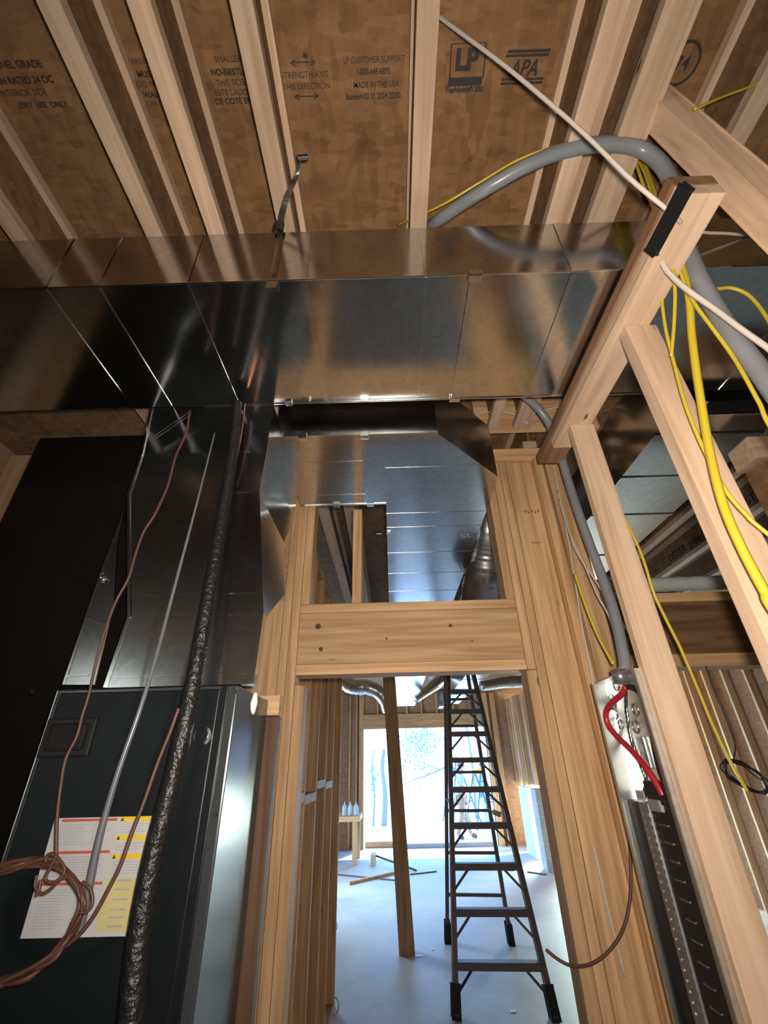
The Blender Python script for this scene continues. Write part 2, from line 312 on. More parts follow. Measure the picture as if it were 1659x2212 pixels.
NEARJ = []
for i, (x, l) in enumerate(zip((-1.09, -.68, -.492, -.277, .12, .528, .668, .95), jl)):
    NEARJ.append(ijoist(x, -1.6, 1.66, l, 'floor joists over the near room', w=.05 if i not in (6,) else .08))
for x, l in ((-.40, 'rough pale joist in the far room, left one seen over the header'), (-.235, 'pale joist in the far room, right one seen over the header'), (.75, 'joist in the far room right of the long supply duct')):
    ijoist(x, 1.80, 9.0 if x > 0 else 6.5, l, 'floor joists over the far room', w=.07)
def rj(p, q):
    a = aZ(*p, 3.1); return a.x
for k, (p, l) in enumerate((((1440, 1170), 'printed floor joist in the room on the right, nearest the side duct'), ((1500, 1175), 'printed floor joist in the right room, second from the side duct'), ((1560, 1190), 'printed floor joist in the right room, third from the side duct'))):
    x = 2.02 + k*.45
    t = ijoist(x, 1.9, 7.5, l, 'printed joists over the right room', w=.06)
    for yy in (2.4, 3.3, 4.3):
        text('printed_text', 'OSTER  p-series', .085, Matrix.Translation((x-.0066, yy, 3.2)) @ Matrix(((0, 0, -1, 0), (-1, 0, 0, 0), (0, 1, 0, 0), (0, 0, 0, 1))), INK, t, bold=.002)
lumber('rim_board', 'pale blocking board closing the joist bays above the right doorway', 'board', .45, 1.05, 1.66, 1.69, 3.1, 3.34)

# ================================================================ DOOR WALL (plane y = 1.69)
Y0, Y1 = 1.69, 1.779
lumber('wall_stud', 'left king stud of the doorway, outermost ply beside the furnace', 'stud', -.418, -.388, Y0, Y1, .038, 2.95)
lumber('wall_stud', 'left king stud of the doorway, inner ply touching the header end', 'stud', -.387, -.353, Y0, Y1, .038, 2.95)
lumber('jack_stud', 'left jack stud holding up the left end of the header', 'stud', -.352, -.318, Y0, Y1, .038, 1.955)
hd = thing('header', (.07, Y0, 1.99), 'knotty pine header beam across the top of the doorway', 'beam')
link('header_board', bx(B(), -.352, .500, Y0+.002, Y1, 2.028, 2.222, .002), WD[0], hd)
link('top_board', bx(B(), -.352, .500, Y0, Y1, 2.223, 2.258, .002), WD[0], hd)
link('bottom_board', bx(B(), -.352, .500, Y0, Y1, 1.99, 2.027, .002), WD[0], hd)
bm = B()
for px, py, r in ((687, 1353, .011), (693, 1402, .008), (973, 1351, .007), (640, 1322, .004), (835, 1379, .004), (1020, 1384, .003)):
    p = aY(px, py, Y0+.001); cyl(bm, (p.x, Y0+.0015, p.z), (p.x, Y0+.004, p.z), r, 14)
link('knots', bm, plain('dark_knot', (.07, .03, .012), .6), hd)
lumber('cripple_stud', 'short cripple stud on the header, left side against the king stud', 'stud', -.352, -.318, Y0, Y1, 2.259, 2.95)
lumber('cripple_stud', 'lone cripple stud standing on the middle of the header, left of the blue duct', 'stud', -.148, -.110, Y0, Y1, 2.259, 2.69)
lumber('cripple_stud', 'short cripple stud on the right end of the header', 'stud', .466, .500, Y0, Y1, 2.259, 2.93)
lumber('jack_stud', 'right jack stud holding up the right end of the header', 'stud', .497, .5345, Y0, Y1, .038, 1.988)
lumber('wall_stud', 'right king stud next to the right jack stud', 'stud', .502, .534, Y0+.0, Y1, 1.99, 2.93)
lumber('wall_stud', 'second ply stud right of the doorway, full height', 'stud', .536, .568, Y0, Y1, .038, 2.93)
lumber('wall_stud', 'third ply stud right of the doorway, full height', 'stud', .570, .602, Y0, Y1, .038, 2.93)
cs = lumber('corner_stud', 'wide face corner stud with pencil marks, right of the doorway plies', 'stud', .603, .692, Y0+.012, Y0+.050, .038, 2.93)
lumber('corner_stud', 'corner stud set edge on, right of the wide marked stud', 'stud', .693, .728, Y0-.03, Y1, .038, 2.93)
lumber('corner_stud', 'corner stud reaching past the grey conduit, right end of the corner', 'stud', .745, .83, Y0-.02, Y0+.02, .038, 2.93)
lumber('top_plate', 'short end of top plate above the right doorway studs', 'plate', .48, .86, Y0-.005, Y1, 2.932, 2.968, kind=None)
lumber('top_plate', 'upper top plate under the blocking above the right doorway', 'plate', .52, .86, Y0, Y1, 2.97, 3.006)
lumber('top_plate', 'top plate over the left doorway studs behind the ducts', 'plate', -.9, -.318, Y0, Y1, 2.952, 2.99)
lumber('sole_plate', 'bottom plate under the left doorway studs', 'plate', -.9, -.318, Y0, Y1, 0, .037)
lumber('sole_plate', 'bottom plate under the right doorway studs', 'plate', .497, .83, Y0-.03, Y1, 0, .037)
bm = B()
for px, py in ((1120, 1103), (1128, 1105), (1135, 1104), (1142, 1106), (1149, 1104), (1157, 1106), (1163, 1103)):
    p = aY(px, py, Y0+.0115); bx(bm, p.x-.0035, p.x-.0012, Y0+.0113, Y0+.0119, p.z-.009, p.z+.009); bx(bm, p.x-.0035, p.x+.004, Y0+.0113, Y0+.0119, p.z-.002, p.z)
p = aY(1158, 1172, Y0+.0115); bx(bm, p.x-.02, p.x+.02, Y0+.0113, Y0+.0119, p.z-.001, p.z+.001)
link('pencil_writing', bm, INK, cs)
lumber('short_board', 'knotty short board between furnace plenum and left king stud', 'board', -.53, -.420, Y0+.005, Y0+.045, 1.86, 2.275)
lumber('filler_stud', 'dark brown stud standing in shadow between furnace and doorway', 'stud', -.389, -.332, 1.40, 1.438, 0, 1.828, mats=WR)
lumber('short_block', 'small pale wood block above the dark stud at the plenum corner', 'block', -.405, -.332, 1.398, 1.44, 1.83, 1.885)
struct('wall_furnace_back', bx(B(), -2.2, -.42, Y1, Y1+.015, 0, 3.1), OSBW)

# ================================================================ DUCTS
def seams(parent, segs, w, m=None, name='standing_seam'):
    for a, b in segs:
        bm = B(); obox(bm, a, b, w, .006); link(name, bm, m or GALV, parent)
mdY0, mdY1, mdz0, mdz1 = .675, 1.115, 2.785, 3.012
md = thing('main_duct', (0, (mdY0+mdY1)/2, mdz0), 'large galvanized main duct running across under the joists', 'duct')
link('duct_body', bx(B(), -1.75, 1.75, mdY0, mdY1, mdz0, mdz1, .0015), GALVM, md)
for x, w in ((-.868, .008), (-.73, .006), (-.50, .010), (-.196, .014), (.118, .006), (.50, .016), (1.15, .008)):
    bm = B(); bx(bm, x-w/2, x+w/2, mdY0+.004, mdY1-.004, mdz0-.0025, mdz0+.001); link('bottom_seam', bm, GALV, md)
    bm = B(); bx(bm, x-w/2, x+w/2, mdY0-.0025, mdY0+.001, mdz0+.002, mdz1-.002); link('front_seam', bm, GALV, md)
bm = B(); bx(bm, .232, .262, mdY0-.004, mdY1+.004, mdz0-.006, mdz0+.001); link('drive_cleat', bm, GALV, md)
for yy in (mdY0-.006, mdY1-.012):
    bm = B(); bx(bm, .226, .262, yy, yy+.02, mdz0-.012, mdz0+.012, .002); link('cleat_end', bm, GALVB, md)
for y_ in (mdY0-.001, mdY1+.001):
    bm = B(); bx(bm, -.62, .9, y_-.0025, y_+.0025, mdz0-.0035, mdz0+.002, .001); link('folded_edge', bm, GALVB, md)
p = aY(585, 615, mdY0-.004); bm = B(); bx(bm, p.x-.013, p.x+.013, mdY0-.004, mdY0+.0, p.z-.012, p.z+.016); bx(bm, p.x-.013, p.x+.013, mdY0-.004, mdY0+.03, mdz0-.004, mdz0-.0005); link('strap_clip', bm, GALVB, md)
p = aZ(625, 874, mdz0-.002); bm = B(); bx(bm, p.x-.012, p.x+.012, p.y-.02, p.y+.004, mdz0-.005, mdz0); link('strap_clip', bm, GALVB, md)
# hanger strap from the joist to the duct front
hs = thing('hanger_strap', (-.25, .6, 3.0), 'thin twisted metal hanger strap from joist down to the main duct', 'strap')
pts = [aY(650, 338, .535), aY(640, 380, .565), aY(622, 420, .60), aY(608, 470, .64), aY(604, 520, mdY0-.006), aY(590, 592, mdY0-.005)]
pp = spline(pts, 6); bm = B(); prev = None
for i, q in enumerate(pp):
    a_ = math.radians(-70 + 100*min(1, i/(len(pp)*.5))); dx = Vector((math.cos(a_)*.009, math.sin(a_)*.005, 0))
    cur = [bm.verts.new(q-dx), bm.verts.new(q+dx)]; 
    if prev: bm.faces.new((prev[0], prev[1], cur[1], cur[0]))
    prev = cur
bmesh.ops.solidify(bm, geom=bm.faces[:], thickness=.0012)
link('strap', bm, GALV, hs)
bm = B(); q = aY(601, 496, mdY0-.012); bx(bm, q.x-.013, q.x+.013, mdY0-.014, mdY0-.004, mdz1-.02, mdz1+.035, .002); link('black_tape', bm, BLK, hs)
q = aY(652, 341, .53); bm = B(); cyl(bm, q+Vector((-.01, 0, 0)), q+Vector((.016, 0, .002)), .007, 10); link('screw', bm, BLK, hs)

# supply box behind the main duct and the long trunk through the wall
sb = thing('supply_duct', (.1, 1.4, 2.7), 'bluish galvanized supply box and trunk duct passing over the doorway', 'duct')
bm = B(); prism(bm, [(-.38, 1.19), (.187, 1.197), (.455, 1.475), (.462, 1.66), (-.38, 1.66)], 2.70, 2.965); link('supply_box', bm, GALV, sb)
bm = B(); bx(bm, 0.0, .462, 1.661, 9.6, 2.704, 2.93); link('trunk', bm, GALV, sb)
for y_, w in ((1.765, .010), (1.90, .004), (2.20, .003), (2.50, .003), (2.82, .006), (3.6, .005), (4.6, .008), (5.8, .006), (6.9, .012), (7.3, .006)):
    bm = B(); bx(bm, -.004, .466, y_-w/2, y_+w/2, 2.7022, 2.706); link('cross_seam', bm, GALV, sb)
for yy in (1.395, ):
    bm = B(); bx(bm, .0, .38, yy-.002, yy+.002, 2.699, 2.7005); link('cross_seam', bm, GALVB, sb)
for y_ in (1.345, 1.58):
    bm = B(); bx(bm, -.30, -.08, y_-.0015, y_+.0015, 2.6992, 2.7005); link('cross_seam', bm, GALV, sb)
bm = B(); bx(bm, -.085, -.055, 1.188, 1.664, 2.692, 2.701); link('drive_cleat', bm, GALV, sb)
bm = B(); bx(bm, -.378, .187, 1.186, 1.192, 2.697, 2.703); link('front_fold', bm, GALVB, sb)
bm = B(); bx(bm, -.378, .0, 1.658, 1.664, 2.696, 2.702); link('rear_fold', bm, GALVB, sb)
for x_, y_ in ((-.285, 1.185), (-.07, 1.185), (-.07, 1.65), (-.22, 1.65)):
    bm = B(); bx(bm, x_-.016, x_+.016, y_, y_+.018, 2.688, 2.712, .002); link('cleat_end', bm, GALVB, sb)
for px, py in ((822, 1151), (842, 1151), (1005, 1160), (1018, 1159)):
    p = aZ(px, py, 2.70); bm = B(); bx(bm, p.x-.02, p.x+.006, p.y-.006, p.y+.006, 2.694, 2.704, .002); link('hanger_clip', bm, GALVB, sb)
# branch duct and flexes of the far room
br = thing('branch_duct', (1.15, 7, 2.7), 'flat galvanized branch duct on the far ceiling behind the stepladder', 'duct')
link('duct_body', bx(B(), .995, 1.315, 6.1, 9.4, 2.7, 2.93), GALV, br)
for y_ in (6.5, 7.4, 8.2, 8.6, 9.0): link('cross_seam', bx(B(), .99, 1.32, y_-.006, y_+.006, 2.696, 2.705), GALV, br)
link('end_boot', bx(B(), .90, .994, 9.0, 9.4, 2.62, 2.93, .01), GALV, br)
def flex(label, pts, r, n=10): return cable('flex_duct', label, 'flexible duct', pts, r, FOIL, seg=16, smooth=n, rip=.05, ripn=2, group='silver flexible ducts')
flex('silver flexible duct sagging at the upper left of the far room', [(-1.0, 7.2, 3.06), (-.62, 7.0, 2.735), (-.38, 6.95, 2.70), (-.2, 6.95, 2.63), (-.09, 6.95, 2.50), (-.05, 6.95, 2.36)], (.12, .085))
flex('silver flexible duct rising beside the left rail of the stepladder', [aY(898, 1511, 7.4), aY(912, 1500, 7.5), aY(930, 1487, 7.6), aY(948, 1473, 7.7), aY(962, 1458, 7.8)], (.05, .10))
flex('silver flexible duct under the ceiling at the right jamb of the doorway', [aY(1040, 1482, 6.0), aY(1065, 1478, 6.05), aY(1090, 1474, 6.1), aY(1120, 1472, 6.1), aY(1150, 1470, 6.1)], (.06, .075))
flex('crumpled foil flexible duct hanging right of the blue trunk above the header', [aY(1062, 1095, 2.2), aY(1056, 1140, 2.25), aY(1050, 1190, 2.35), aY(1046, 1240, 2.45), aY(1044, 1290, 2.6), aY(1046, 1340, 2.75)], (.06, .15), 14)
# duct of the room on the right
rd = thing('side_duct', (1.2, 2, 2.7), 'dark galvanized duct beyond the open stud wall on the right', 'duct')
link('duct_body', bx(B(), .968, 1.352, 1.14, 4.8, 2.70, 2.97), GALV, rd)
for y_ in (1.24, 1.51, 1.83, 2.3, 2.9): link('cross_seam', bx(B(), .965, 1.355, y_-.006, y_+.006, 2.695, 2.703), GALV, rd)

# ================================================================ FURNACE AND PLENUM
FY = 1.10
fu = thing('air_handler', (-.578, 1.3, 0), 'tall charcoal furnace cabinet with white warning label at left', 'furnace')
link('cabinet', bx(B(), -.790, -.363, FY, 1.39, 0.02, 1.87, .004), CABS, fu)
for z0, z1, nm in ((1.20, 1.862, 'upper_door'), (.12, 1.19, 'lower_door')): link(nm, bx(B(), -.782, -.402, FY-.006, FY+.001, z0, z1, .003), CAB, fu)
link('corner_trim', bx(B(), -.401, -.385, FY-.004, FY+.002, .05, 1.868, .002), CAB, fu)
link('left_edge_trim', bx(B(), -.793, -.789, FY-.003, FY+.002, .05, 1.868, .001), GALVB, fu)
pc = [aY(x, y, FY-.008) for x, y in ((80, 1635), (95, 1552), (224, 1550), (198, 1634))]
hx0, hx1, hz0, hz1 = -.79, -.672, 1.728, 1.807
g_ = link('recessed_handle', bx(B(), -.786, -.672, FY-.012, FY-.004, hz0, hz1, .004), BLK, fu)
link('handle_cup', bx(B(), -.772, -.687, FY-.016, FY-.011, hz0+.012, hz1-.012, .008), plain('dark_recess', (.004, .004, .004), .8), g_)
link('switch_bar', bx(B(), -.716, -.710, FY-.019, FY-.012, hz0+.02, hz1-.015, .002), CAB, g_)
p = aY(438, 1590, FY-.006); bm = B(); cyl(bm, (p.x, FY-.010, p.z), (p.x, FY-.002, p.z), .020, 28); pt = link('round_port', bm, GALV, fu)
bm = B(); cyl(bm, (p.x, FY-.0135, p.z), (p.x, FY-.0095, p.z), .013, 24); link('port_plug', bm, CAB, pt)
bm = B()
for px, py in ((510, 1495), (465, 1760), (70, 1495)):
    p = aY(px, py, FY-.006); cyl(bm, (p.x, FY-.008, p.z), (p.x, FY-.002, p.z), .004, 10)
link('screws', bm, BLK, fu)
# label sheet
lx0, lx1, lz0, lz1 = -.706, -.498, 1.432, 1.617
lab = link('warning_label', bx(B(), lx0, lx1, FY-.0072, FY-.0062, lz0, lz1), PAPER, fu); lab['label'] = 'white warning label with red and yellow bars'
def lb(u0, u1, v0, v1, m, nm, lift=.0004):
    link(nm, bx(B(), lx0+(lx1-lx0)*u0, lx0+(lx1-lx0)*u1, FY-.0072-lift, FY-.0071, lz1-(lz1-lz0)*v1, lz1-(lz1-lz0)*v0), m, lab)
for u0, u1, v in ((.08, .63, .012), (.06, .63, .30), (.06, .63, .565)): lb(u0, u1, v, v+.024, REDP, 'red_bar')
for v in (.0, .17, .335): lb(.66, 1.0, v, v+.045, YELP, 'yellow_bar')
lb(.66, 1.0, .54, .96, YELL, 'yellow_panel')
for v in (.545, .62, .70, .78, .84, .91): lb(.76, .90, v+.005, v+.02, GRYP, 'small_print', .0007)
for v in (.012, .18, .345):
    bm = B(); x = lx0+(lx1-lx0)*.685; z = lz1-(lz1-lz0)*(v+.028); w = .0035
    q = [bm.verts.new(t_) for t_ in ((x-w, FY-.0078, z), (x+w, FY-.0078, z), (x, FY-.0078, z+.0065))]; bm.faces.new(q); link('warning_triangle', bm, INK, lab)
bm = B()
for u0, u1, v0, v1 in ((.07, .38, .06, .26), (.40, .60, .06, .26), (.07, .60, .35, .53), (.40, .62, .62, .95), (.07, .36, .62, .95), (.68, .98, .065, .16), (.68, .98, .24, .32), (.68, .98, .40, .52)):
    n = max(3, int((v1-v0)/.022))
    for i in range(n):
        z = lz1-(lz1-lz0)*(v0+(v1-v0)*i/n); bx(bm, lx0+(lx1-lx0)*u0, lx0+(lx1-lx0)*(u1-random.uniform(0, .08)), FY-.0076, FY-.0071, z-.0011, z)
link('small_print', bm, GRYP, lab)
# plenum: lofted box, offset to the left as it rises
pl = thing('supply_plenum', (-.55, 1.3, 1.87), 'tall dark sheet metal plenum stepping left above the furnace', 'plenum')
sec = [(1.872, -.682, -.330, 1.102, 1.135), (2.043, -.670, -.326, 1.102, 1.135), (2.20, -.713, -.349, 1.102, 1.40), (2.417, -.773, -.381, 1.102, 1.45), (2.57, -.772, -.377, 1.102, 1.55), (2.784, -.80, -.3805, 1.118, 1.6)]
bm = B(); rings = []
for z, x0, x1, y0, y1 in sec: rings.append([bm.verts.new(t_) for t_ in ((x0, y0, z), (x1, y0, z), (x1, y1, z), (x0, y1, z))])
for a, b in zip(rings, rings[1:]):
    for k in range(4): bm.faces.new((a[k], a[(k+1) % 4], b[(k+1) % 4], b[k]))
bm.faces.new(rings[0][::-1]); bm.faces.new(rings[-1]); link('plenum_body', bm, GALV, pl)
for z, x0, x1, y0, y1 in (sec[1], sec[3], sec[4]): link('fold_line', bx(B(), x0+.004, x1-.004, y0-.002, y0+.001, z-.0018, z+.0018), GALV, pl)
for i in range(5):
    a, b = sec[i], sec[i+1]
    for s_ in (1, 2):
        bm = B(); obox(bm, (a[s_], a[3]-.001, a[0]), (b[s_], b[3]-.001, b[0]), .007, .007, Vector((0, 1, 0))); link('corner_seam', bm, GALVB, pl)
link('gap_shade_sheet', bx(B(), -.885, -.66, 1.25, 1.29, 1.872, 2.36), DUCTBOARD, pl)  # dark sheet added behind the wedge gap to stand for its shade
for z in (1.895, 2.10): link('bead_line', bx(B(), -.665, -.35, 1.099, 1.1025, z-.0012, z+.0012), GALVB, pl)
for k in (0, 1):
    bm = B(); obox(bm, aY(335+k*3, 940+k*5, 1.075), aY(410+k*3, 889+k*5, 1.075), .0025, .003); link('cleat_edge', bm, GALVB, pl)
bm = B(); bmesh.ops.create_icosphere(bm, subdivisions=2, radius=.012); 
for v in bm.verts: v.co = Vector((v.co.x*.7, v.co.y*.5, v.co.z*2.0))*random.uniform(.85, 1.15) + aY(549, 1518, 1.098)
link('mastic_patch', bm, TAPE, pl, True)
# return wedge at the left of the plenum
rw = thing('return_transition', (-.75, 1.2, 1.87), 'narrow wedge shaped metal transition left of the plenum, split by a black gap', 'duct fitting')
q = [(137, 1479), (213, 1254), (268, 1104), (253, 1178), (246, 1298), (203, 1479)]
bm = B(); a = [bm.verts.new(aY(x, y, 1.102)) for x, y in q]; b = [bm.verts.new(v.co + Vector((0, .004, 0))) for v in a]
bm.faces.new(a); bm.faces.new(b[::-1])
for i in range(6): bm.faces.new((a[i], b[i], b[(i+1) % 6], a[(i+1) % 6]))
link('wedge_body', bm, GALV, rw)
bm = B(); obox(bm, aY(137, 1479, 1.100), aY(213, 1254, 1.100), .004, .004); obox(bm, aY(213, 1254, 1.1), aY(268, 1104, 1.1), .004, .004); link('edge_seam', bm, GALVB, rw)
bm = B(); obox(bm, aY(185, 1334, 1.100), aY(228, 1352, 1.1), .003, .003); obox(bm, aY(210, 1341, 1.100), aY(232, 1338, 1.1), .003, .003); obox(bm, aY(143, 1460, 1.1), aY(190, 1458, 1.1), .002, .002); link('scratch_fold', bm, GALVB, rw)
bm = B()
for k in range(6):
    c_ = aY(222+random.uniform(-4, 4), 1248+random.uniform(-8, 8), 1.099); tube(bm, [c_+Vector((random.uniform(-.008, .008), 0, random.uniform(-.008, .008))) for _ in range(4)], .0012, 5, 3)
link('tie_wire', bm, ALU, rw)
rdk = link('return_duct', bx(B(), -1.33, -.815, 1.30, 1.66, 0, 2.82), DUCTBOARD); tag(rdk, 'tall dark return duct in the shadow at the far left', 'duct')
lumber('wall_stud', 'shadowed wall stud at the left edge, lit pink on its face', 'stud', -1.90, -1.775, 1.75, 1.775, 0, 3.1)
lumber('wall_stud', 'short lit stud end at the far left edge of the picture', 'stud', -2.15, -2.0, 1.74, 1.775, 0, 2.85, mats=WP)

# pipes and wires on the furnace front
L_ = [(512, 870, 1.06), (508, 930, 1.06), (498, 1010, 1.06), (478, 1130, 1.055), (452, 1280, 1.05), (427, 1420, 1.045), (400, 1560, 1.04), (368, 1700, 1.04), (336, 1830, 1.04), (312, 1950, 1.04), (294, 2080, 1.04), (282, 2240, 1.04), (270, 2500, 1.04)]
cable('insulated_pipe', 'black foam insulated refrigerant pipe hanging down the furnace front', 'pipe', [aY(*q) for q in L_], (.0145, .0235), FOAM, seg=14)
cable('copper_pipe', 'thin copper line beside the black pipe at the duct edge', 'pipe', [aY(x, y, 1.075) for x, y in ((529, 872), (526, 900), (521, 940), (512, 985), (500, 1030))], .003, COPPER)
cable('drain_tube', 'thin clear grey tube hanging straight down in front of the plenum', 'tube', [aY(x, y, 1.03) for x, y in ((464, 935), (440, 1030), (414, 1130), (374, 1280), (337, 1420), (300, 1540), (258, 1660), (228, 1760), (206, 1850), (186, 1950), (170, 2010))], (.002, .0085), CLEAR)
cable('thermostat_cable', 'long brown cable dropping from the main duct to the coil', 'cable', [aY(x, y, 1.0) for x, y in ((410, 888), (402, 935), (380, 985), (362, 1050), (335, 1110), (310, 1150), (292, 1200), (278, 1248), (250, 1300), (228, 1360), (210, 1420), (192, 1500), (178, 1545), (166, 1590), (142, 1640), (131, 1700), (124, 1760), (122, 1810), (122, 1860))], .0032, WIRE)
cable('thermostat_cable', 'brown cable coming out from behind the black pipe over the label', 'cable', [aY(x, y, 1.02) for x, y in ((386, 1530), (368, 1580), (340, 1650), (312, 1730), (285, 1800), (260, 1870), (235, 1920), (205, 1975), (175, 2015), (140, 2045))], .0038, WIRE)
co = thing('cable_coil', aY(90, 1960, 1.0), 'tangled coil of brown thermostat cable over the label corner', 'cable coil')
for k in range(10):
    j = lambda s: random.uniform(-s, s)
    q = [(-120+j(9), 1990+j(16)), (-60+j(9), 1920+j(14)), (20+j(9), 1873+j(11)), (100+j(9), 1862+j(10)), (150+j(9), 1890+j(9)), (178+j(6), 1945+j(9)), (160+j(7), 2005+j(9)), (115+j(9), 2065+j(10)), (50+j(9), 2110+j(12)), (-30+j(9), 2125+j(12)), (-110+j(9), 2080+j(16))]
    link('cable_loop', tube(B(), [aY(x, y, 1.0+j(.018)) for x, y in q], .0034, 6, 6, closed=True), WIRE, co, True)
for q in ([(122, 1848), (108, 1875), (98, 1900), (120, 1905), (140, 1880), (122, 1850), (104, 1846), (98, 1862)], [(80, 1890), (76, 1915), (90, 1930), (110, 1920), (130, 1900), (150, 1895), (165, 1915), (170, 1930)], [(178, 1905), (195, 1920), (200, 1950), (190, 1968), (172, 1972)], [(88, 1900), (84, 1925), (78, 1935)]):
    link('loose_end', tube(B(), [aY(x, y, .975) for x, y in q], .0028, 6, 6), WIRE, co, True)

# ================================================================ OPEN STUD WALL ON THE RIGHT
Xw0, Xw1 = .630, .722
lumber('wall_stud', 'large pale stud at right, nearer one, behind the yellow cables', 'stud', .648, .732, .775, .813, 0, 2.699, mats=WP)
lumber('wall_stud', 'large pale stud just right of the open electrical panel', 'stud', .640, .722, 1.168, 1.196, 0, 2.699, mats=WP)
lumber('top_plate', 'lower top plate sloping away over the two pale right studs', 'plate', .622, .716, .465, 1.30, 2.70, 2.737, mats=WP)
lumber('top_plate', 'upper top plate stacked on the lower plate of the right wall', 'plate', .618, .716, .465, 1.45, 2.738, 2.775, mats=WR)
bm = B(); a_ = aY(1375, 190, .47); b_ = aY(1800, 583, .47); ax_ = (b_-a_).normalized(); b_ = a_ + ax_*(a_.z/-ax_.z); pv = (EYE-(a_*.7+b_*.3)); pv = (pv-ax_*pv.dot(ax_)).normalized()
obox(bm, a_, b_, .062, .050, Matrix.Rotation(math.radians(38), 3, ax_) @ pv, .003)
br_ = link('diagonal_brace', bm, WP[2]); tag(br_, 'pale leaning brace at the top right corner crossing the plate end', 'brace')
st = thing('rubber_strap', (.66, .6, 2.7), 'black strap wrapped on the top plate holding the cables', 'strap')
bm = B(); obox(bm, aX(1482, 405, .600), aX(1408, 543, .600), .024, .010, Vector((-1, 0, -.4)), .003); link('strap_body', bm, BLK, st)

# second header and wall on the right, same wall line as the doorway
h2 = thing('beam_header', (1.5, Y0, 1.985), 'dark laminated header beam in the room on the right', 'beam')
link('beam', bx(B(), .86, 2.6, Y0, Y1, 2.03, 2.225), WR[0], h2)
link('bottom_board', bx(B(), .86, 2.6, Y0-.002, Y1, 1.985, 2.029), WD[0], h2)
link('top_board', bx(B(), .86, 2.6, Y0-.01, Y1, 2.226, 2.262), WD[0], h2)
cable('wrapped_pipe', 'pale wrapped pipe lying along the top of the dark header beam', 'pipe', [(.86, 1.74, 2.315), (1.1, 1.73, 2.315), (1.3, 1.735, 2.318), (1.6, 1.73, 2.315), (2.5, 1.73, 2.315)], .030, PVC, seg=14, rip=.03)
lumber('joist_end', 'sawn pale joist end under yellow wires at the right edge', 'board', 1.245, 1.6, 1.20, 1.30, 2.565, 2.65, mats=WP)
lumber('girder', 'dark brown girder at the right edge behind the yellow cables', 'beam', 1.27, 2.2, 1.22, 1.30, 2.32, 2.56, mats=[OSBD]*3)

# studs of the daylit wall far on the right
osl = ['first', 'second', 'third', 'fourth', 'fifth', 'sixth', 'seventh', 'eighth', 'ninth', 'tenth']
for k in range(8):
    y = 5.6 + .406*k
    lumber('wall_stud', '%s stud from the near end of the daylit wall under the dark beam' % osl[k], 'stud', 4.55, 4.64, y, y+.038, 0, 3.1, mats=WP, group='daylit studs at far right')
struct('wall_daylit_sheathing', bx(B(), 4.64, 4.66, 5.0, 12.7, 0, 3.3), OSBW)
lumber('wall_stud', 'bright wide end stud at the right end of the daylit wall', 'stud', 4.5, 4.62, 5.2, 5.24, 0, 3.1, mats=WP)

# ================================================================ ELECTRICAL PANEL (open face toward -x)
PX0, PX1, PY0, PY1, PZ0, PZ1 = .628, .672, 1.197, 1.475, .95, 1.905
ep = thing('electrical_panel', (.67, 1.34, PZ0), 'open electrical panel box with red and aluminium cables in right wall', 'electrical panel')
bm = B(); bx(bm, PX1-.003, PX1, PY0, PY1, PZ0, PZ1); bx(bm, PX0, PX1, PY0, PY0+.003, PZ0, PZ1); bx(bm, PX0, PX1, PY1-.003, PY1, PZ0, PZ1); bx(bm, PX0, PX1, PY0, PY1, PZ1-.003, PZ1); bx(bm, PX0, PX1, PY0, PY1, PZ0, PZ0+.003)
bx(bm, PX0-.001, PX0+.001, PY0, PY0+.014, PZ0, PZ1); bx(bm, PX0-.001, PX0+.001, PY1-.014, PY1, PZ0, PZ1)
link('enclosure', bm, GALVP, ep)
def on(px, py, X=PX1-.004): return aX(px, py, X)
for px, py, r in ((1322, 1517, .022), (1322, 1517, .014), (1326, 1540, .018), (1340, 1566, .013), (1372, 1532, .016), (1372, 1570, .016), (1330, 1480, .016)):
    c_ = on(px, py); bm = B(); tube(bm, [c_ + Vector((0, math.cos(i*.5236)*r, math.sin(i*.5236)*r)) for i in range(12)], .0016, 5, 2, closed=True); link('knockout_ring', bm, GALVB, ep, True)
c_ = on(1393, 1618); bm = B(); bx(bm, PX1-.012, PX1-.004, c_.y-.02, c_.y+.02, c_.z-.045, c_.z+.03, .003); link('mounting_bracket', bm, GALVP, ep)
top = aX(1352, 1470, .67)
bm = B(); cyl(bm, (.652, 1.325, PZ1-.022), (.652, 1.325, PZ1+.014), .022, 20); link('conduit_fitting', bm, plain('grey_fitting', (.25, .25, .26), .35, .6), ep, True)
bm = B(); bx(bm, .640, PX1-.003, 1.36, 1.4715, PZ0+.01, 1.60, .003); bp_ = link('bus_cover', bm, CAB, ep)
bm = B(); bx(bm, .636, .660, 1.335, 1.385, PZ0+.15, 1.60, .003)
nb = link('neutral_bar', bm, plain('grey_bus_bar', (.30, .31, .31), .45, .6), ep)
bm = B(); z = PZ0+.2
while z < 1.58: cyl(bm, (.6345, 1.372, z), (.638, 1.372, z), .0045, 8); bx(bm, .6335, .637, 1.337, 1.350, z-.004, z+.004); z += .017
link('terminal_screws', bm, GALVP, nb)
bm = B(); bx(bm, .638, .668, 1.205, 1.330, PZ0+.15, 1.60, .004); bk = link('breaker_rail', bm, BLK, ep)
z = 1.56
while z > PZ0+.2:
    bm = B(); bx(bm, .6355, .640, 1.262, 1.30, z-.0018, z+.0018, .0008); link('bus_stab', bm, ALU, bk); z -= .034
bm = B(); bx(bm, .634, .668, 1.21, 1.325, 1.60, 1.65, .004); mlug = link('main_lug_block', bm, BLK, ep)
bm = B(); bx(bm, .630, .66, 1.262, 1.32, 1.585, 1.612, .006); link('lug', bm, plain('grey_lug', (.30, .26, .25), .5), mlug)
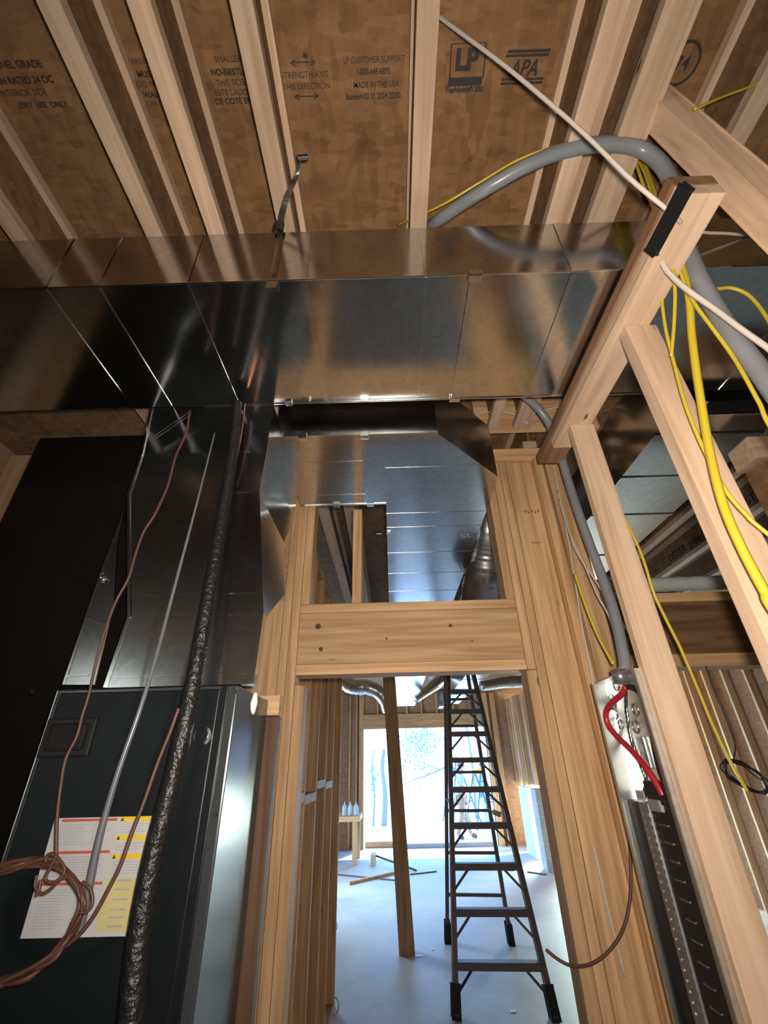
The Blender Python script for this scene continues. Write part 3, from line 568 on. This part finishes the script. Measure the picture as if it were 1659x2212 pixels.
c_ = aX(1388, 1718, .640); bm = B(); bx(bm, .634, .635, c_.y-.022, c_.y+.022, c_.z-.011, c_.z+.011); tg = link('paper_tag', bm, PAPER, ep); tg['label'] = 'small white paper tag'
bm = B()
for k in (-.004, .001, .006): bx(bm, .6334, .6342, c_.y-.016, c_.y+.016, c_.z+k-.001, c_.z+k+.0005)
link('small_print', bm, INK, tg)
# service cables inside the panel
cp = [(1352, 1483, 0.640), (1342, 1500, 0.636), (1320, 1520, 0.625), (1309, 1540, 0.618), (1314, 1566, 0.618), (1333, 1591, 0.622), (1360, 1617, 0.625), (1385, 1645, 0.628), (1405, 1672, 0.630), (1424, 1702, 0.634), (1432, 1718, 0.636)]
cable('service_cable', 'thick red cable looping down inside the electrical panel', 'cable', [aX(*q) for q in cp], .0078, RED, seg=10)
cp = [(1358, 1483, 0.641), (1372, 1488, 0.644), (1386, 1500, 0.649), (1398, 1515, 0.655), (1405, 1545, 0.658), (1412, 1600, 0.658), (1425, 1660, 0.655), (1440, 1700, 0.649)]
cable('service_cable', 'thick black cable bending along the back of the electrical panel', 'cable', [aX(*q) for q in cp], .0078, BLK, seg=10)
gt = thing('ground_cable', aX(1352, 1485, 0.639), 'twisted bare aluminium strands hanging in the electrical panel', 'cable')
cp = [(1352, 1485), (1352, 1520), (1355, 1550), (1360, 1580), (1366, 1605), (1376, 1632), (1388, 1660), (1396, 1685), (1392, 1705), (1393, 1725)]
for k in range(4):
    P = spline([aX(x, y, .650) for x, y in cp], 8); link('strand', tube(B(), [q + Vector((0, math.cos(i*.55+k*1.57)*.0032, math.sin(i*.55+k*1.57)*.0032)) + Vector((math.sin(i*.55+k*1.57)*.003, 0, 0)) for i, q in enumerate(P)], .0026, 6, 0), BLK if k == 3 else ALU, gt, True)

# ================================================================ CONDUITS AND CABLES AT RIGHT
q = [(915, 500, .80), (945, 478, .72), (1000, 440, .66), (1060, 402, .61), (1130, 362, .57), (1200, 332, .545), (1270, 315, .53), (1335, 312, .53), (1390, 325, .54), (1432, 360, .555), (1455, 410, .575), (1463, 460, .60), (1478, 520, .62), (1505, 590, .64), (1545, 665, .66), (1590, 735, .67), (1640, 800, .68), (1700, 880, .68), (1800, 1000, .68)]
cable('flexible_conduit', 'thick grey flexible conduit arching from the duct over to the right edge', 'conduit', [aY(*t_) for t_ in q], (.0175, .0215), GREY, seg=14, run_on=.6)
q = [(1110, 840, 1.30), (1148, 868, 1.36), (1180, 905, 1.40), (1205, 960, 1.43), (1222, 1020, 1.45), (1244, 1090, 1.45), (1272, 1170, 1.44), (1302, 1250, 1.42), (1326, 1320, 1.38), (1342, 1390, 1.345), (1350, 1440, 1.325)]
pts = [aY(*t_) for t_ in q] + [Vector((.652, 1.325, PZ1))]
cable('flexible_conduit', 'grey flexible conduit dropping into the top of the electrical panel', 'conduit', pts, .0165, GREY, seg=14)
cable('white_cable', 'taut white cable slanting across the ceiling down to the black strap', 'cable', [aY(*t_) for t_ in ((850, -40, .30), (960, 45, .33), (1100, 150, .37), (1250, 278, .42), (1360, 385, .46), (1440, 452, .49), (1470, 480, .52))], .0048, WHT)
cable('white_cable', 'white cable running right from the strap across the dark bay', 'cable', [aY(*t_) for t_ in ((1458, 478, .6), (1480, 492, .62), (1520, 502, .64), (1580, 505, .66), (1640, 514, .68), (1720, 540, .68))], .004, WHT, run_on=.6)
cable('white_cable', 'white cable sweeping down from the strap across the grey conduit', 'cable', [aY(*t_) for t_ in ((1425, 530, .60), (1432, 570, .61), (1455, 600, .62), (1490, 630, .625), (1540, 665, .63), (1600, 710, .63), (1659, 752, .63), (1720, 800, .63))], .0062, WHT, run_on=.6)
ys = [('yellow cable hanging leftmost in front of the near pale stud', [(1372, 335, .60), (1395, 380, .60), (1415, 450, .60), (1432, 530, .62), (1436, 590, .66), (1430, 640, .70), (1438, 710, .72), (1455, 780, .735), (1476, 860, .74), (1502, 930, .74), (1535, 1000, .74), (1568, 1060, .74), (1610, 1110, .74), (1680, 1170, .74)], .0040),
      ('yellow cable in a hairpin beside the leftmost yellow cable', [(1378, 340, .605), (1402, 400, .605), (1428, 480, .605), (1448, 560, .63), (1458, 620, .66), (1456, 700, .70), (1450, 770, .73)], .0042),
      ('thick double yellow cable, brightest, running to the right edge', [(1385, 340, .61), (1412, 420, .61), (1438, 500, .61), (1470, 570, .64), (1488, 640, .66), (1494, 720, .69), (1504, 800, .71), (1518, 890, .725), (1536, 990, .73), (1562, 1090, .73), (1600, 1180, .73), (1650, 1275, .73), (1700, 1360, .73)], .0085),
      ('yellow cable passing behind the grey conduit to the right edge', [(1440, 505, .66), (1475, 560, .68), (1520, 600, .69), (1560, 660, .70), (1600, 730, .70), (1640, 800, .70), (1700, 880, .70)], .0042),
      ('yellow cable crossing low under the white cable', [(1448, 520, .62), (1478, 610, .64), (1500, 655, .65), (1540, 710, .66), (1580, 765, .67), (1610, 815, .67), (1640, 870, .67), (1690, 960, .67)], .0042),
      ('yellow cable arching over at the right edge above the conduit', [(1515, 590, .7), (1540, 622, .7), (1580, 622, .7), (1620, 640, .7), (1659, 690, .7), (1700, 770, .7)], .0045),
      ('thin yellow cable slipping behind the pale stud by the panel', [(1345, 1110, 1.25), (1372, 1165, 1.25), (1392, 1215, 1.25), (1412, 1280, 1.26), (1440, 1340, 1.28), (1470, 1400, 1.3), (1500, 1470, 1.32), (1535, 1555, 1.34), (1570, 1630, 1.35), (1615, 1710, 1.36)], .0042),
      ('thin yellow cable behind the door corner, left of the panel conduit', [(1242, 1240, 1.52), (1262, 1300, 1.50), (1290, 1370, 1.48), (1325, 1435, 1.44)], .005),
      ('thin yellow cable riding along the top of the arching grey conduit', [(860, 486, .80), (900, 468, .73), (960, 440, .665), (1040, 392, .61), (1120, 345, .575), (1200, 316, .548), (1260, 303, .535)], .0032),
      ('yellow cable end crossing the joist bay at the top right corner', [(1500, 236, .42), (1550, 214, .42), (1600, 195, .42), (1680, 170, .42)], .003),
      ('spare yellow cable in the bundle inside the conduit bend', [(1368, 335, .59), (1390, 400, .60), (1420, 470, .605), (1445, 560, .62), (1460, 600, .63)], .0042)]
for l, q, r in ys: cable('yellow_cable', l, 'cable', [aY(*t_) for t_ in q], r, YEL, run_on=.7 if q[-1][0] > 1675 else 0)
for l, q in (('thin white cable arching left above the door corner studs', [(1020, 900, 1.60), (1045, 892, 1.6), (1080, 890, 1.6), (1115, 897, 1.6), (1140, 915, 1.61)]), ('thin white cable stub crossing behind the panel conduit', [(1150, 895, 1.62), (1180, 885, 1.6), (1215, 878, 1.58)]),
             ('white cable dangling from the door corner to the panel conduit', [(1208, 1080, 1.60), (1230, 1150, 1.56), (1262, 1220, 1.52), (1290, 1285, 1.48), (1315, 1330, 1.45), (1332, 1385, 1.42)]), ('white cable slanting behind the conduit to the large stud', [(1205, 1060, 1.62), (1240, 1180, 1.56), (1290, 1260, 1.50), (1330, 1325, 1.46), (1375, 1390, 1.43)]),
             ('long white cable running straight down the corner stud', [(1195, 1000, 1.655), (1215, 1100, 1.652), (1237, 1220, 1.65), (1255, 1340, 1.645), (1275, 1440, 1.64), (1290, 1520, 1.64)])):
    cable('white_cable', l, 'cable', [aY(*t_) for t_ in q], .0032, WHT)
bk_ = thing('wire_bundle', (1.0, 1.6, 1.6), 'small black wire coil hooked beside the far yellow cable', 'wire coil')
for k in range(6):
    c_ = Vector(aY(1608, 1676, 1.45)); j = lambda s: random.uniform(-s, s)
    link('wire_loop', tube(B(), [c_ + Vector((math.cos(i*.785)*.05+j(.006), j(.012), math.sin(i*.785)*.032 - math.cos(i*.785)*.022 + j(.005))) for i in range(8)], .0022, 5, 6, closed=True), BLK, bk_, True)
link('wire_tail', tube(B(), [aY(x, y, 1.45) for x, y in ((1525, 1440), (1545, 1500), (1575, 1560), (1588, 1610), (1583, 1650))], .002, 5, 8), BLK, bk_, True)
cable('thermostat_cable', 'brown cable end curling out past the right door studs', 'cable', [aY(*t_) for t_ in ((1180, 2052, 1.60), (1205, 2072, 1.6), (1235, 2086, 1.6), (1275, 2083, 1.62), (1315, 2055, 1.63), (1345, 2010, 1.64), (1360, 1950, 1.645), (1363, 1880, 1.65), (1358, 1800, 1.655))], .0042, WIRE)
cable('daylight_slit', 'thin white strip drawn for the slit of daylight between the right door studs', 'wire', [aY(*t_) for t_ in ((1283, 1830, Y0-.004), (1310, 1950, Y0-.004), (1350, 2110, Y0-.004))], .003, WHT)  # white strip put in for daylight showing through the stud gap

# ================================================================ FAR ROOM
for k, y in enumerate((2.55, 3.05, 3.5, 3.95, 4.40, 5.0)):
    lumber('wall_stud', '%s stud from the doorway in the wall along the left of the far room' % osl[k], 'stud', -.625, -.53, y, y+.038, .038, 3.06, mats=WD)
lumber('sole_plate', 'bottom plate under the left stud wall of the far room', 'plate', -.625, -.53, 2.5, 5.08, 0, .037)
lumber('top_plate', 'top plate over the left stud wall of the far room', 'plate', -.625, -.53, 2.5, 5.08, 3.061, 3.099)
struct('wall_left_partition', bx(B(), -.645, -.627, 2.5, 5.08, 0, 3.1), OSBW)
for k, (y0, y1, z) in enumerate(((2.59, 3.05, 1.52), (3.09, 3.5, 1.50), (3.54, 3.95, 1.56), (3.99, 4.4, 1.54))):
    lumber('blocking', '%s pale blocking piece nailed between the left far room studs' % osl[k], 'block', -.60, -.526, y0, y1, z, z+.05, mats=WP)
lumber('stair_board', 'rust red strip on the first stud along the left of the far room', 'board', -.529, -.50, 2.55, 2.57, 1.45, 1.72, mats=[plain('rust_red_board', (.2, .05, .03), .7)]*3)
# far wall framing
for k, x in enumerate((-1.10, -.93)): lumber('wall_stud', '%s pale stud on the far wall left of the bright opening' % osl[k], 'stud', x-.02, x+.02, 12.62, 12.715, 0, 3.3)
lumber('wall_stud', 'king stud at the left edge of the bright opening', 'stud', -.86, -.75, 12.61, 12.715, 0, 3.3)
lumber('header', 'long header over the bright far opening', 'beam', -.75, 2.40, 12.61, 12.715, 2.49, 2.83)
for k, x in enumerate((-.38, .39, .78, 1.18, 1.62, 2.05)): lumber('cripple_stud', '%s short stud from the left above the far opening header' % osl[k], 'stud', x-.02, x+.02, 12.62, 12.715, 2.831, 3.3, mats=WD)
lumber('wall_stud', 'wide stud at the right edge of the bright opening behind the ladder', 'stud', 2.40, 2.52, 12.61, 12.715, 0, 3.3)
lumber('wall_stud', 'wide pale board on the far wall right of the ladder', 'stud', 2.60, 2.72, 12.62, 12.715, 0, 3.3)
lumber('top_plate', 'plate along the top of the far right wall', 'plate', 2.5, 3.02, 11.0, 11.09, 3.06, 3.1)
for k, (y, m_) in enumerate(((12.3, WD), (11.95, WD), (11.75, WP), (11.3, WD), (10.7, WD), (10.0, WD))):
    lumber('wall_stud', '%s stud from the far corner on the right wall of the far room' % osl[k], 'stud', 2.93, 3.02, y, y+.038, 0 if y > 11.74 else 1.25, 3.06, mats=m_)
lumber('sill_board', 'pale sill plate along the bottom of the bright opening', 'board', .1, 2.3, 12.61, 12.715, .0, .09, mats=[plain('blue_grey_sill', (.35, .38, .42), .6)]*3)
lumber('loose_board', 'tan board lying outside at the left of the opening', 'board', -.72, .05, 12.80, 12.84, -.05, .12, mats=WD)
tag(link('block_pier', bx(B(), 2.64, 2.98, 9.78, 10.1, 0, 1.23), CMU), 'grey concrete block pier at the right, nearer one', 'pier')
tag(link('block_pier', bx(B(), 2.80, 3.0, 11.0, 11.74, 0, 1.21), CMUW), 'white coated block pier behind the grey one', 'pier')
# temporary post
bm = B(); obox(bm, (.085, 6.2, 0), (-.028, 6.2, 2.695), .155, .14, Vector((0, 1, 0)), .004); tag(link('support_post', bm, WD[2]), 'brown timber post standing in the middle of the far room', 'post')
# sawhorse table with bottles
tb = thing('work_table', (-.95, 11.2, 0), 'rough lumber table against the left of the bright opening', 'table')
link('tabletop', bx(B(), -1.35, -.71, 10.8, 11.6, .70, .79, .004), WD[0], tb)
for x, y in ((-.82, 10.85), (-1.3, 10.85), (-.80, 11.55), (-1.3, 11.55)): link('leg', bx(B(), x-.045, x+.045, y-.03, y+.03, 0, .70, .004), WD[2], tb)
for k, x in enumerate((-1.05, -.93, -.81)):
    b_ = thing('spray_bottle', (x, 10.98, .79), ('leftmost of the three pale bottles on the rough table', 'middle of the three pale bottles on the rough table', 'rightmost of the three pale bottles on the rough table')[k], 'bottle', 'bottles on the table')
    bm = B(); P = [(.048, 0), (.052, .02), (.052, .13), (.04, .17), (.018, .20)]; n = 14; rr = [[bm.verts.new((x+r*math.cos(6.2832*i/n), 10.98+r*math.sin(6.2832*i/n), .79+z)) for i in range(n)] for r, z in P]
    for a, b in zip(rr, rr[1:]):
        for i in range(n): bm.faces.new((a[i], a[(i+1) % n], b[(i+1) % n], b[i]))
    bm.faces.new(rr[0][::-1]); bm.faces.new(rr[-1]); link('bottle_body', bm, BOTTLE, b_, True)
    bm = B(); cyl(bm, (x, 10.98, .99), (x, 10.98, 1.03), .012, 10); link('nozzle', bm, BOTTLE, b_, True)
# things on the floor
tt = thing('push_broom', (-.45, 10.9, 0), 'push broom lying on the floor left of the post', 'broom')
link('broom_head', bx(B(), -.50, -.40, 10.75, 11.1, 0, .16, .01), WP[1], tt)
bm = B(); cyl(bm, (-.42, 10.95, .13), (.36, 10.1, .02), .016, 10); link('handle', bm, BROOMM, tt, True)
for k, (a, b, l) in enumerate((((-.79, 9.22), (-.05, 9.94), 'thick wood offcut lying left of the post'), ((-1.09, 10.0), (-.02, 9.44), 'long thin batten crossing under the offcut'), ((.24, 9.86), (.72, 10.06), 'thin dark batten on the floor right of the post'), ((1.98, 10.06), (2.1, 10.0), 'small wood chip in front of the block piers'), ((2.3, 9.85), (2.55, 9.6), 'thin strip of wood beside the grey pier'))):
    bm = B(); w = .06 if k == 0 else .025; obox(bm, (*a, w*.35), (*b, w*.35), w, w*.7, Vector((0, 0, 1))); tag(link('wood_scrap', bm, BROOMM if k else WD[0]), l, 'wood scrap', 'scraps on the concrete floor')
for px, py, l, r in ((905, 2065, 'bright white paper scrap at the foot of the post', .03), (935, 2052, 'tiny white paper scrap right of the post foot', .014), (1108, 2185, 'pale debris chip between the ladder front feet', .02)):
    p = aZ(px, py, 0); bm = B(); bx(bm, p.x-r*1.2, p.x+r*1.2, p.y-r, p.y+r, .0, .004, .001); tag(link('paper_scrap', bm, plain('white_scrap', (.9, .92, .95), .5)), l, 'paper scrap')
for px, py, l in ((722, 2180, 'pale bent wire loop on the floor by the left studs, nearer one'), (722, 2005, 'pale bent wire loop on the floor by the left studs, farther one')):
    p = aZ(px, py, .03); cable('wire_loop', l, 'wire', [p+Vector((-.03, 0, -.025)), p+Vector((.02, 0, -.02)), p+Vector((.035, 0, .01)), p+Vector((.02, .02, .05)), p+Vector((-.02, .03, .06))], .005, WHT)

# ---- fibreglass step ladder
la = thing('step_ladder', (.85, 5.5, 0), 'tall dark fibreglass stepladder standing open in the far room', 'ladder')
FLb, FRb = Vector((.425, 4.85, .02)), Vector((1.165, 4.79, .02)); RLb, RRb = Vector((.535, 6.48, .02)), Vector((1.205, 6.38, .02))
FLt = aY(968, 1455, 5.62); FRt = aY(1022, 1455, 5.62); FLt += (FLt-FLb)*.18; FRt += (FRt-FRb)*.18
RLt = aY(962, 1455, 5.80); RRt = aY(1010, 1455, 5.80); RLt += (RLt-RLb)*.18; RRt += (RRt-RRb)*.18
sd = Vector((0, 1, 0))
for a, b, w in ((FLb, FLt, .035), (FRb, FRt, .035), (RLb, RLt, .03), (RRb, RRt, .03)):
    r_ = link('rail', obox(B(), a, b, w, .075 if w > .031 else .05, sd, .004), FIBER, la)
    link('foot', obox(B(), a - Vector((0, 0, .02)), a + (b-a).normalized()*.16, w+.022, .09, sd, .008), RUB, r_)
Lz = FLt.z - FLb.z
k = 0
for z in (.275, .58, .875, 1.17, 1.46, 1.72, 1.97, 2.20, 2.42):
    t = (z-.02)/Lz; a = FLb.lerp(FLt, t); b = FRb.lerp(FRt, t)
    s_ = link('step', obox(B(), a, b, .085, .05, Vector((0, 0, 1)), .004), FIBER, la)
    d = (b-a).normalized()
    for p, sg in ((a, 1), (b, -1)):
        q_ = p + Vector((0, 0, -.17)); dn = FLb.lerp(FLt, t-.055) if sg > 0 else FRb.lerp(FRt, t-.055)
        link('step_brace', obox(B(), dn, p + d*sg*.14 - Vector((0, 0, .02)), .02, .012, sd), FIBER if k else BLK, s_)
    k += 1
for z in (.42, .80, 1.20, 1.58, 2.06, 2.35):
    t = (z-.02)/Lz; a = RLb.lerp(RLt, t); b = RRb.lerp(RRt, t)
    bm = obox(B(), a, b, .035, .03, Vector((0, 0, 1)), .003); link('rear_bar', bm, FIBER, la)
for z in (1.33, .95):
    t = (z-.02)/Lz
    for a0, a1, b0, b1 in ((FLb, FLt, RLb, RLt), (FRb, FRt, RRb, RRt)):
        if z < 1: continue
        link('spreader', obox(B(), a0.lerp(a1, t), b0.lerp(b1, t), .02, .008, Vector((0, 0, 1))), BLK, la)
bm = B(); c_ = (FLt+FRt+RLt+RRt)/4; bx(bm, c_.x-.19, c_.x+.19, c_.y-.16, c_.y+.16, c_.z-.06, c_.z+.03, .01); link('top_cap', bm, FIBER, la)
bm = B(); pp = spline([aY(1052, 1742, 5.3), aY(1062, 1752, 5.25), aY(1068, 1755, 5.2), aY(1082, 1760, 5.15)], 4); 
for i in range(len(pp)-1): obox(bm, pp[i], pp[i+1], .045 if i > 4 else .02, .003, sd)
link('hang_tag', bm, PAPER, la)

# ================================================================ OUTSIDE
def skin_body(name, joints, edges, m, parent, sub=2):
    me = bpy.data.meshes.new(name); names = list(joints); me.from_pydata([joints[n][0] for n in names], [(names.index(a), names.index(b)) for a, b in edges], [])
    o = bpy.data.objects.new(name, me); COL.objects.link(o)
    md_ = o.modifiers.new('skin', 'SKIN'); md_.use_smooth_shade = True
    sk = me.skin_vertices[0].data
    for i, n in enumerate(names): r = joints[n][1]; sk[i].radius = r if isinstance(r, tuple) else (r, r); sk[i].use_root = (i == 0)
    s_ = o.modifiers.new('sub', 'SUBSURF'); s_.levels = sub; s_.render_levels = sub
    dg = bpy.context.evaluated_depsgraph_get(); ev = o.evaluated_get(dg); me2 = bpy.data.meshes.new_from_object(ev); o.modifiers.clear(); o.data = me2
    for p in me2.polygons: p.use_smooth = True
    me2.materials.clear(); me2.materials.append(m); o.parent = parent; return o
def person(loc, label, shirt, trous, cap, s=1.0, stride=.2, lean=0.0, arm=0.0):
    """stands facing +x; local z up, feet at 0"""
    t = thing('person', loc, label, 'person')
    V = lambda x, y, z: (x*s, y*s, z*s)
    J = {'pelvis': (V(0, 0, .93), (.13*s, .10*s)), 'waist': (V(.0, 0, 1.06), (.13*s, .095*s)), 'chest': (V(.01+lean, 0, 1.28), (.165*s, .115*s)), 'neckb': (V(.0+lean, 0, 1.44), (.075*s, .07*s)), 'neck': (V(.02+lean, 0, 1.52), .055*s), 'head': (V(.045+lean, 0, 1.61), (.078*s, .095*s)), 'crown': (V(.04+lean, 0, 1.70), (.07*s, .085*s)),
         'lsh': (V(lean, .17, 1.40), .06*s), 'lel': (V(.02+arm, .22, 1.13), .045*s), 'lwr': (V(.12+arm, .22, .90), .032*s), 'lha': (V(.15+arm, .21, .82), .035*s),
         'rsh': (V(lean, -.17, 1.40), .06*s), 'rel': (V(-.0+arm, -.23, 1.13), .045*s), 'rwr': (V(.10+arm, -.24, .90), .032*s), 'rha': (V(.14+arm, -.24, .82), .035*s),
         'lhip': (V(0, .09, .90), .095*s), 'lkn': (V(stride*.45, .10, .50), .062*s), 'lan': (V(stride, .10, .10), .045*s), 'lto': (V(stride+.17, .11, .035), .035*s),
         'rhip': (V(0, -.09, .90), .095*s), 'rkn': (V(-stride*.1, -.10, .50), .062*s), 'ran': (V(-stride*.9, -.10, .10), .045*s), 'rto': (V(-stride*.9+.17, -.11, .035), .035*s)}
    E = [('pelvis', 'waist'), ('waist', 'chest'), ('chest', 'neckb'), ('neckb', 'neck'), ('neck', 'head'), ('head', 'crown'), ('chest', 'lsh'), ('lsh', 'lel'), ('lel', 'lwr'), ('lwr', 'lha'), ('chest', 'rsh'), ('rsh', 'rel'), ('rel', 'rwr'), ('rwr', 'rha'),
         ('pelvis', 'lhip'), ('lhip', 'lkn'), ('lkn', 'lan'), ('lan', 'lto'), ('pelvis', 'rhip'), ('rhip', 'rkn'), ('rkn', 'ran'), ('ran', 'rto')]
    skin_body('body', J, E, SKIN, t)
    def sub(ks, f): return {k: (J[k][0], tuple(x*f+.004 for x in J[k][1]) if isinstance(J[k][1], tuple) else J[k][1]*f+.004) for k in ks}
    sh = sub(['waist', 'chest', 'neckb', 'lsh', 'rsh', 'pelvis'], 1.14); 
    for a, b, c2 in (('lsh', 'lel', 'lslv'), ('rsh', 'rel', 'rslv')):
        p = Vector(J[a][0]).lerp(Vector(J[b][0]), .72); sh[c2] = (tuple(p), .066*s)
    skin_body('shirt', sh, [('waist', 'chest'), ('waist', 'pelvis'), ('chest', 'neckb'), ('chest', 'lsh'), ('lsh', 'lslv'), ('chest', 'rsh'), ('rsh', 'rslv')], shirt, t)
    skin_body('trousers', sub(['pelvis', 'lhip', 'lkn', 'lan', 'rhip', 'rkn', 'ran'], 1.2), [('pelvis', 'lhip'), ('lhip', 'lkn'), ('lkn', 'lan'), ('pelvis', 'rhip'), ('rhip', 'rkn'), ('rkn', 'ran')], trous, t)
    for a in ('l', 'r'):
        skin_body('boot', sub([a+'an', a+'to'], 1.35), [(a+'an', a+'to')], BOOT, t, 1)
    hx, hz = J['head'][0][0], J['head'][0][2]
    bm = B(); bmesh.ops.create_uvsphere(bm, u_segments=16, v_segments=8, radius=.104*s)
    for v in bm.verts: v.co = Vector((v.co.x*1.04, v.co.y*.9, v.co.z*.85 if v.co.z > 0 else v.co.z*.1)) + Vector((hx, 0, hz+.07*s))
    if cap == CAP: 
        q = bmesh.ops.create_cube(bm, size=1)['verts']
        for v in q: v.co = Vector((hx+.14*s+v.co.x*.13*s, v.co.y*.15*s, hz+.066*s+v.co.z*.016*s))
    me = bpy.data.meshes.new('cap'); bm.to_mesh(me); bm.free(); me.materials.append(cap); o = bpy.data.objects.new('cap', me); COL.objects.link(o); o.parent = t
    # face and hands (local)
    bm = B()
    for (x, y, z, rx, rz) in ((.142, 0, 1.60, .02, .022), (.045, .09, 1.60, .02, .03), (.045, -.09, 1.60, .02, .03)):
        q = bmesh.ops.create_uvsphere(bm, u_segments=8, v_segments=6, radius=1)['verts']
        for v in q: v.co = Vector((x*s+lean*s+v.co.x*rx*s, y*s+v.co.y*.012*s, z*s+v.co.z*rz*s))
    for hand, sg in (('lha', 1), ('rha', -1)):
        h = Vector(J[hand][0])
        for i in range(4):
            bse = h + Vector((.012+.0*i, (i-1.5)*.017, -.02))*s; tube(bm, [bse, bse+Vector((.012, 0, -.045))*s, bse+Vector((.004, 0, -.075-.006*(i in (1, 2))))*s], .0085*s, 6, 3)
        tube(bm, [h+Vector((.02, -sg*.03, .0))*s, h+Vector((.045, -sg*.035, -.03))*s, h+Vector((.05, -sg*.025, -.055))*s], .009*s, 6, 3)
    me = bpy.data.meshes.new('features'); bm.to_mesh(me); bm.free(); me.materials.append(SKIN); o = bpy.data.objects.new('face_and_fingers', me); COL.objects.link(o); o.parent = t
    return t
person((1.80, 14.2, -.05), 'person in pale shirt, tan trousers and dark cap walking outside behind the ladder', SHIRT, KHAKI, CAP, .985, .2, .03)
person((2.86, 16.6, -.05), 'person in a grey shirt half hidden by the ladder rail outside', SHIRT2, SHIRT2, CAP, .98, .05, -.02)
def out_ladder(px_top, px_bot_l, label, x, w, y, h):
    t = thing('step_ladder', (x, y, -.05), label, 'ladder', 'ladders outside')
    z0 = -.05
    for sx in (-1, 1):
        link('rail', obox(B(), (x+sx*w*.5+.55, y, z0), (x+sx*w*.28, y+.1, z0+h), .05, .07, Vector((0, 1, 0))), BLUE, t)
        link('rail', obox(B(), (x+sx*w*.5-.25, y+.9, z0), (x+sx*w*.28, y+.2, z0+h), .04, .05, Vector((0, 1, 0))), BLUE, t)
    for k in range(1, 6):
        f_ = k/6; link('step', obox(B(), (x-w*.45+.55*(1-f_), y+.1*f_, z0+h*f_), (x+w*.45+.55*(1-f_), y+.1*f_, z0+h*f_), .08, .03), BLUE, t)
    link('top_cap', bx(B(), x-w*.42, x+w*.42, y-.02, y+.30, z0+h-.06, z0+h+.06, .02), ORNG, t)
out_ladder(0, 0, 'blue stepladder with orange top outside, left of the walking person', 2.10, .36, 17.6, 1.86)
out_ladder(0, 0, 'blue stepladder with orange top outside, right of the walking person', 2.48, .36, 15.0, 1.50)
# trees
def tree(name, label, base, h, r, crown, n, seed, spread):
    rnd = random.Random(seed); t = thing(name, base, label, 'tree')
    b = Vector(base); link('trunk', tube(B(), [b, b+Vector((.05, 0, h*.4)), b+Vector((-.03, .1, h*.75)), b+Vector((.05, 0, h))], (r, r*.5), 8), BARK, t, True)
    if n:
        bm = B()
        for _ in range(n):
            c_ = Vector(crown) + Vector((rnd.gauss(0, spread[0]), rnd.gauss(0, .3), rnd.gauss(0, spread[1]))); a_ = rnd.uniform(0, 6.28); s_ = rnd.uniform(.03, .07)
            u_ = Vector((math.cos(a_), rnd.uniform(-.5, .5), math.sin(a_))).normalized()*s_; v_ = u_.cross(Vector((rnd.uniform(-1, 1), 1, rnd.uniform(-1, 1)))).normalized()*s_*.5
            bm.faces.new([bm.verts.new(c_+u_), bm.verts.new(c_+v_), bm.verts.new(c_-u_), bm.verts.new(c_-v_)])
        o = link('leaves', bm, LEAF, t); tag(o, kind='stuff')
    return t
tree('tree', 'slim blue grey tree trunk outside left of the post', (-.36, 17.5, -.05), 2.2, .10, (0, 0, 0), 0, 1, (0, 0))
tree('tree', 'thin dark sapling outside near the left edge of the opening', (-.72, 17.5, -.05), 2.2, .035, (-.70, 17.5, 1.25), 60, 2, (.07, .35))
t = tree('tree', 'leafy tree with a low side branch outside right of the post', (2.9, 19.0, -.05), 4.6, .05, (.95, 18.6, 2.45), 400, 3, (.40, .45))
link('side_branch', tube(B(), [aY(960, 1658, 18.6), aY(930, 1672, 18.6), aY(900, 1682, 18.6), aY(876, 1692, 18.6)], (.035, .012), 6), BARK, t, True)
link('side_branch', tube(B(), [aY(950, 1663, 18.6), aY(925, 1652, 18.6), aY(900, 1640, 18.6), aY(880, 1610, 18.6)], (.02, .01), 6), BARK, t, True)
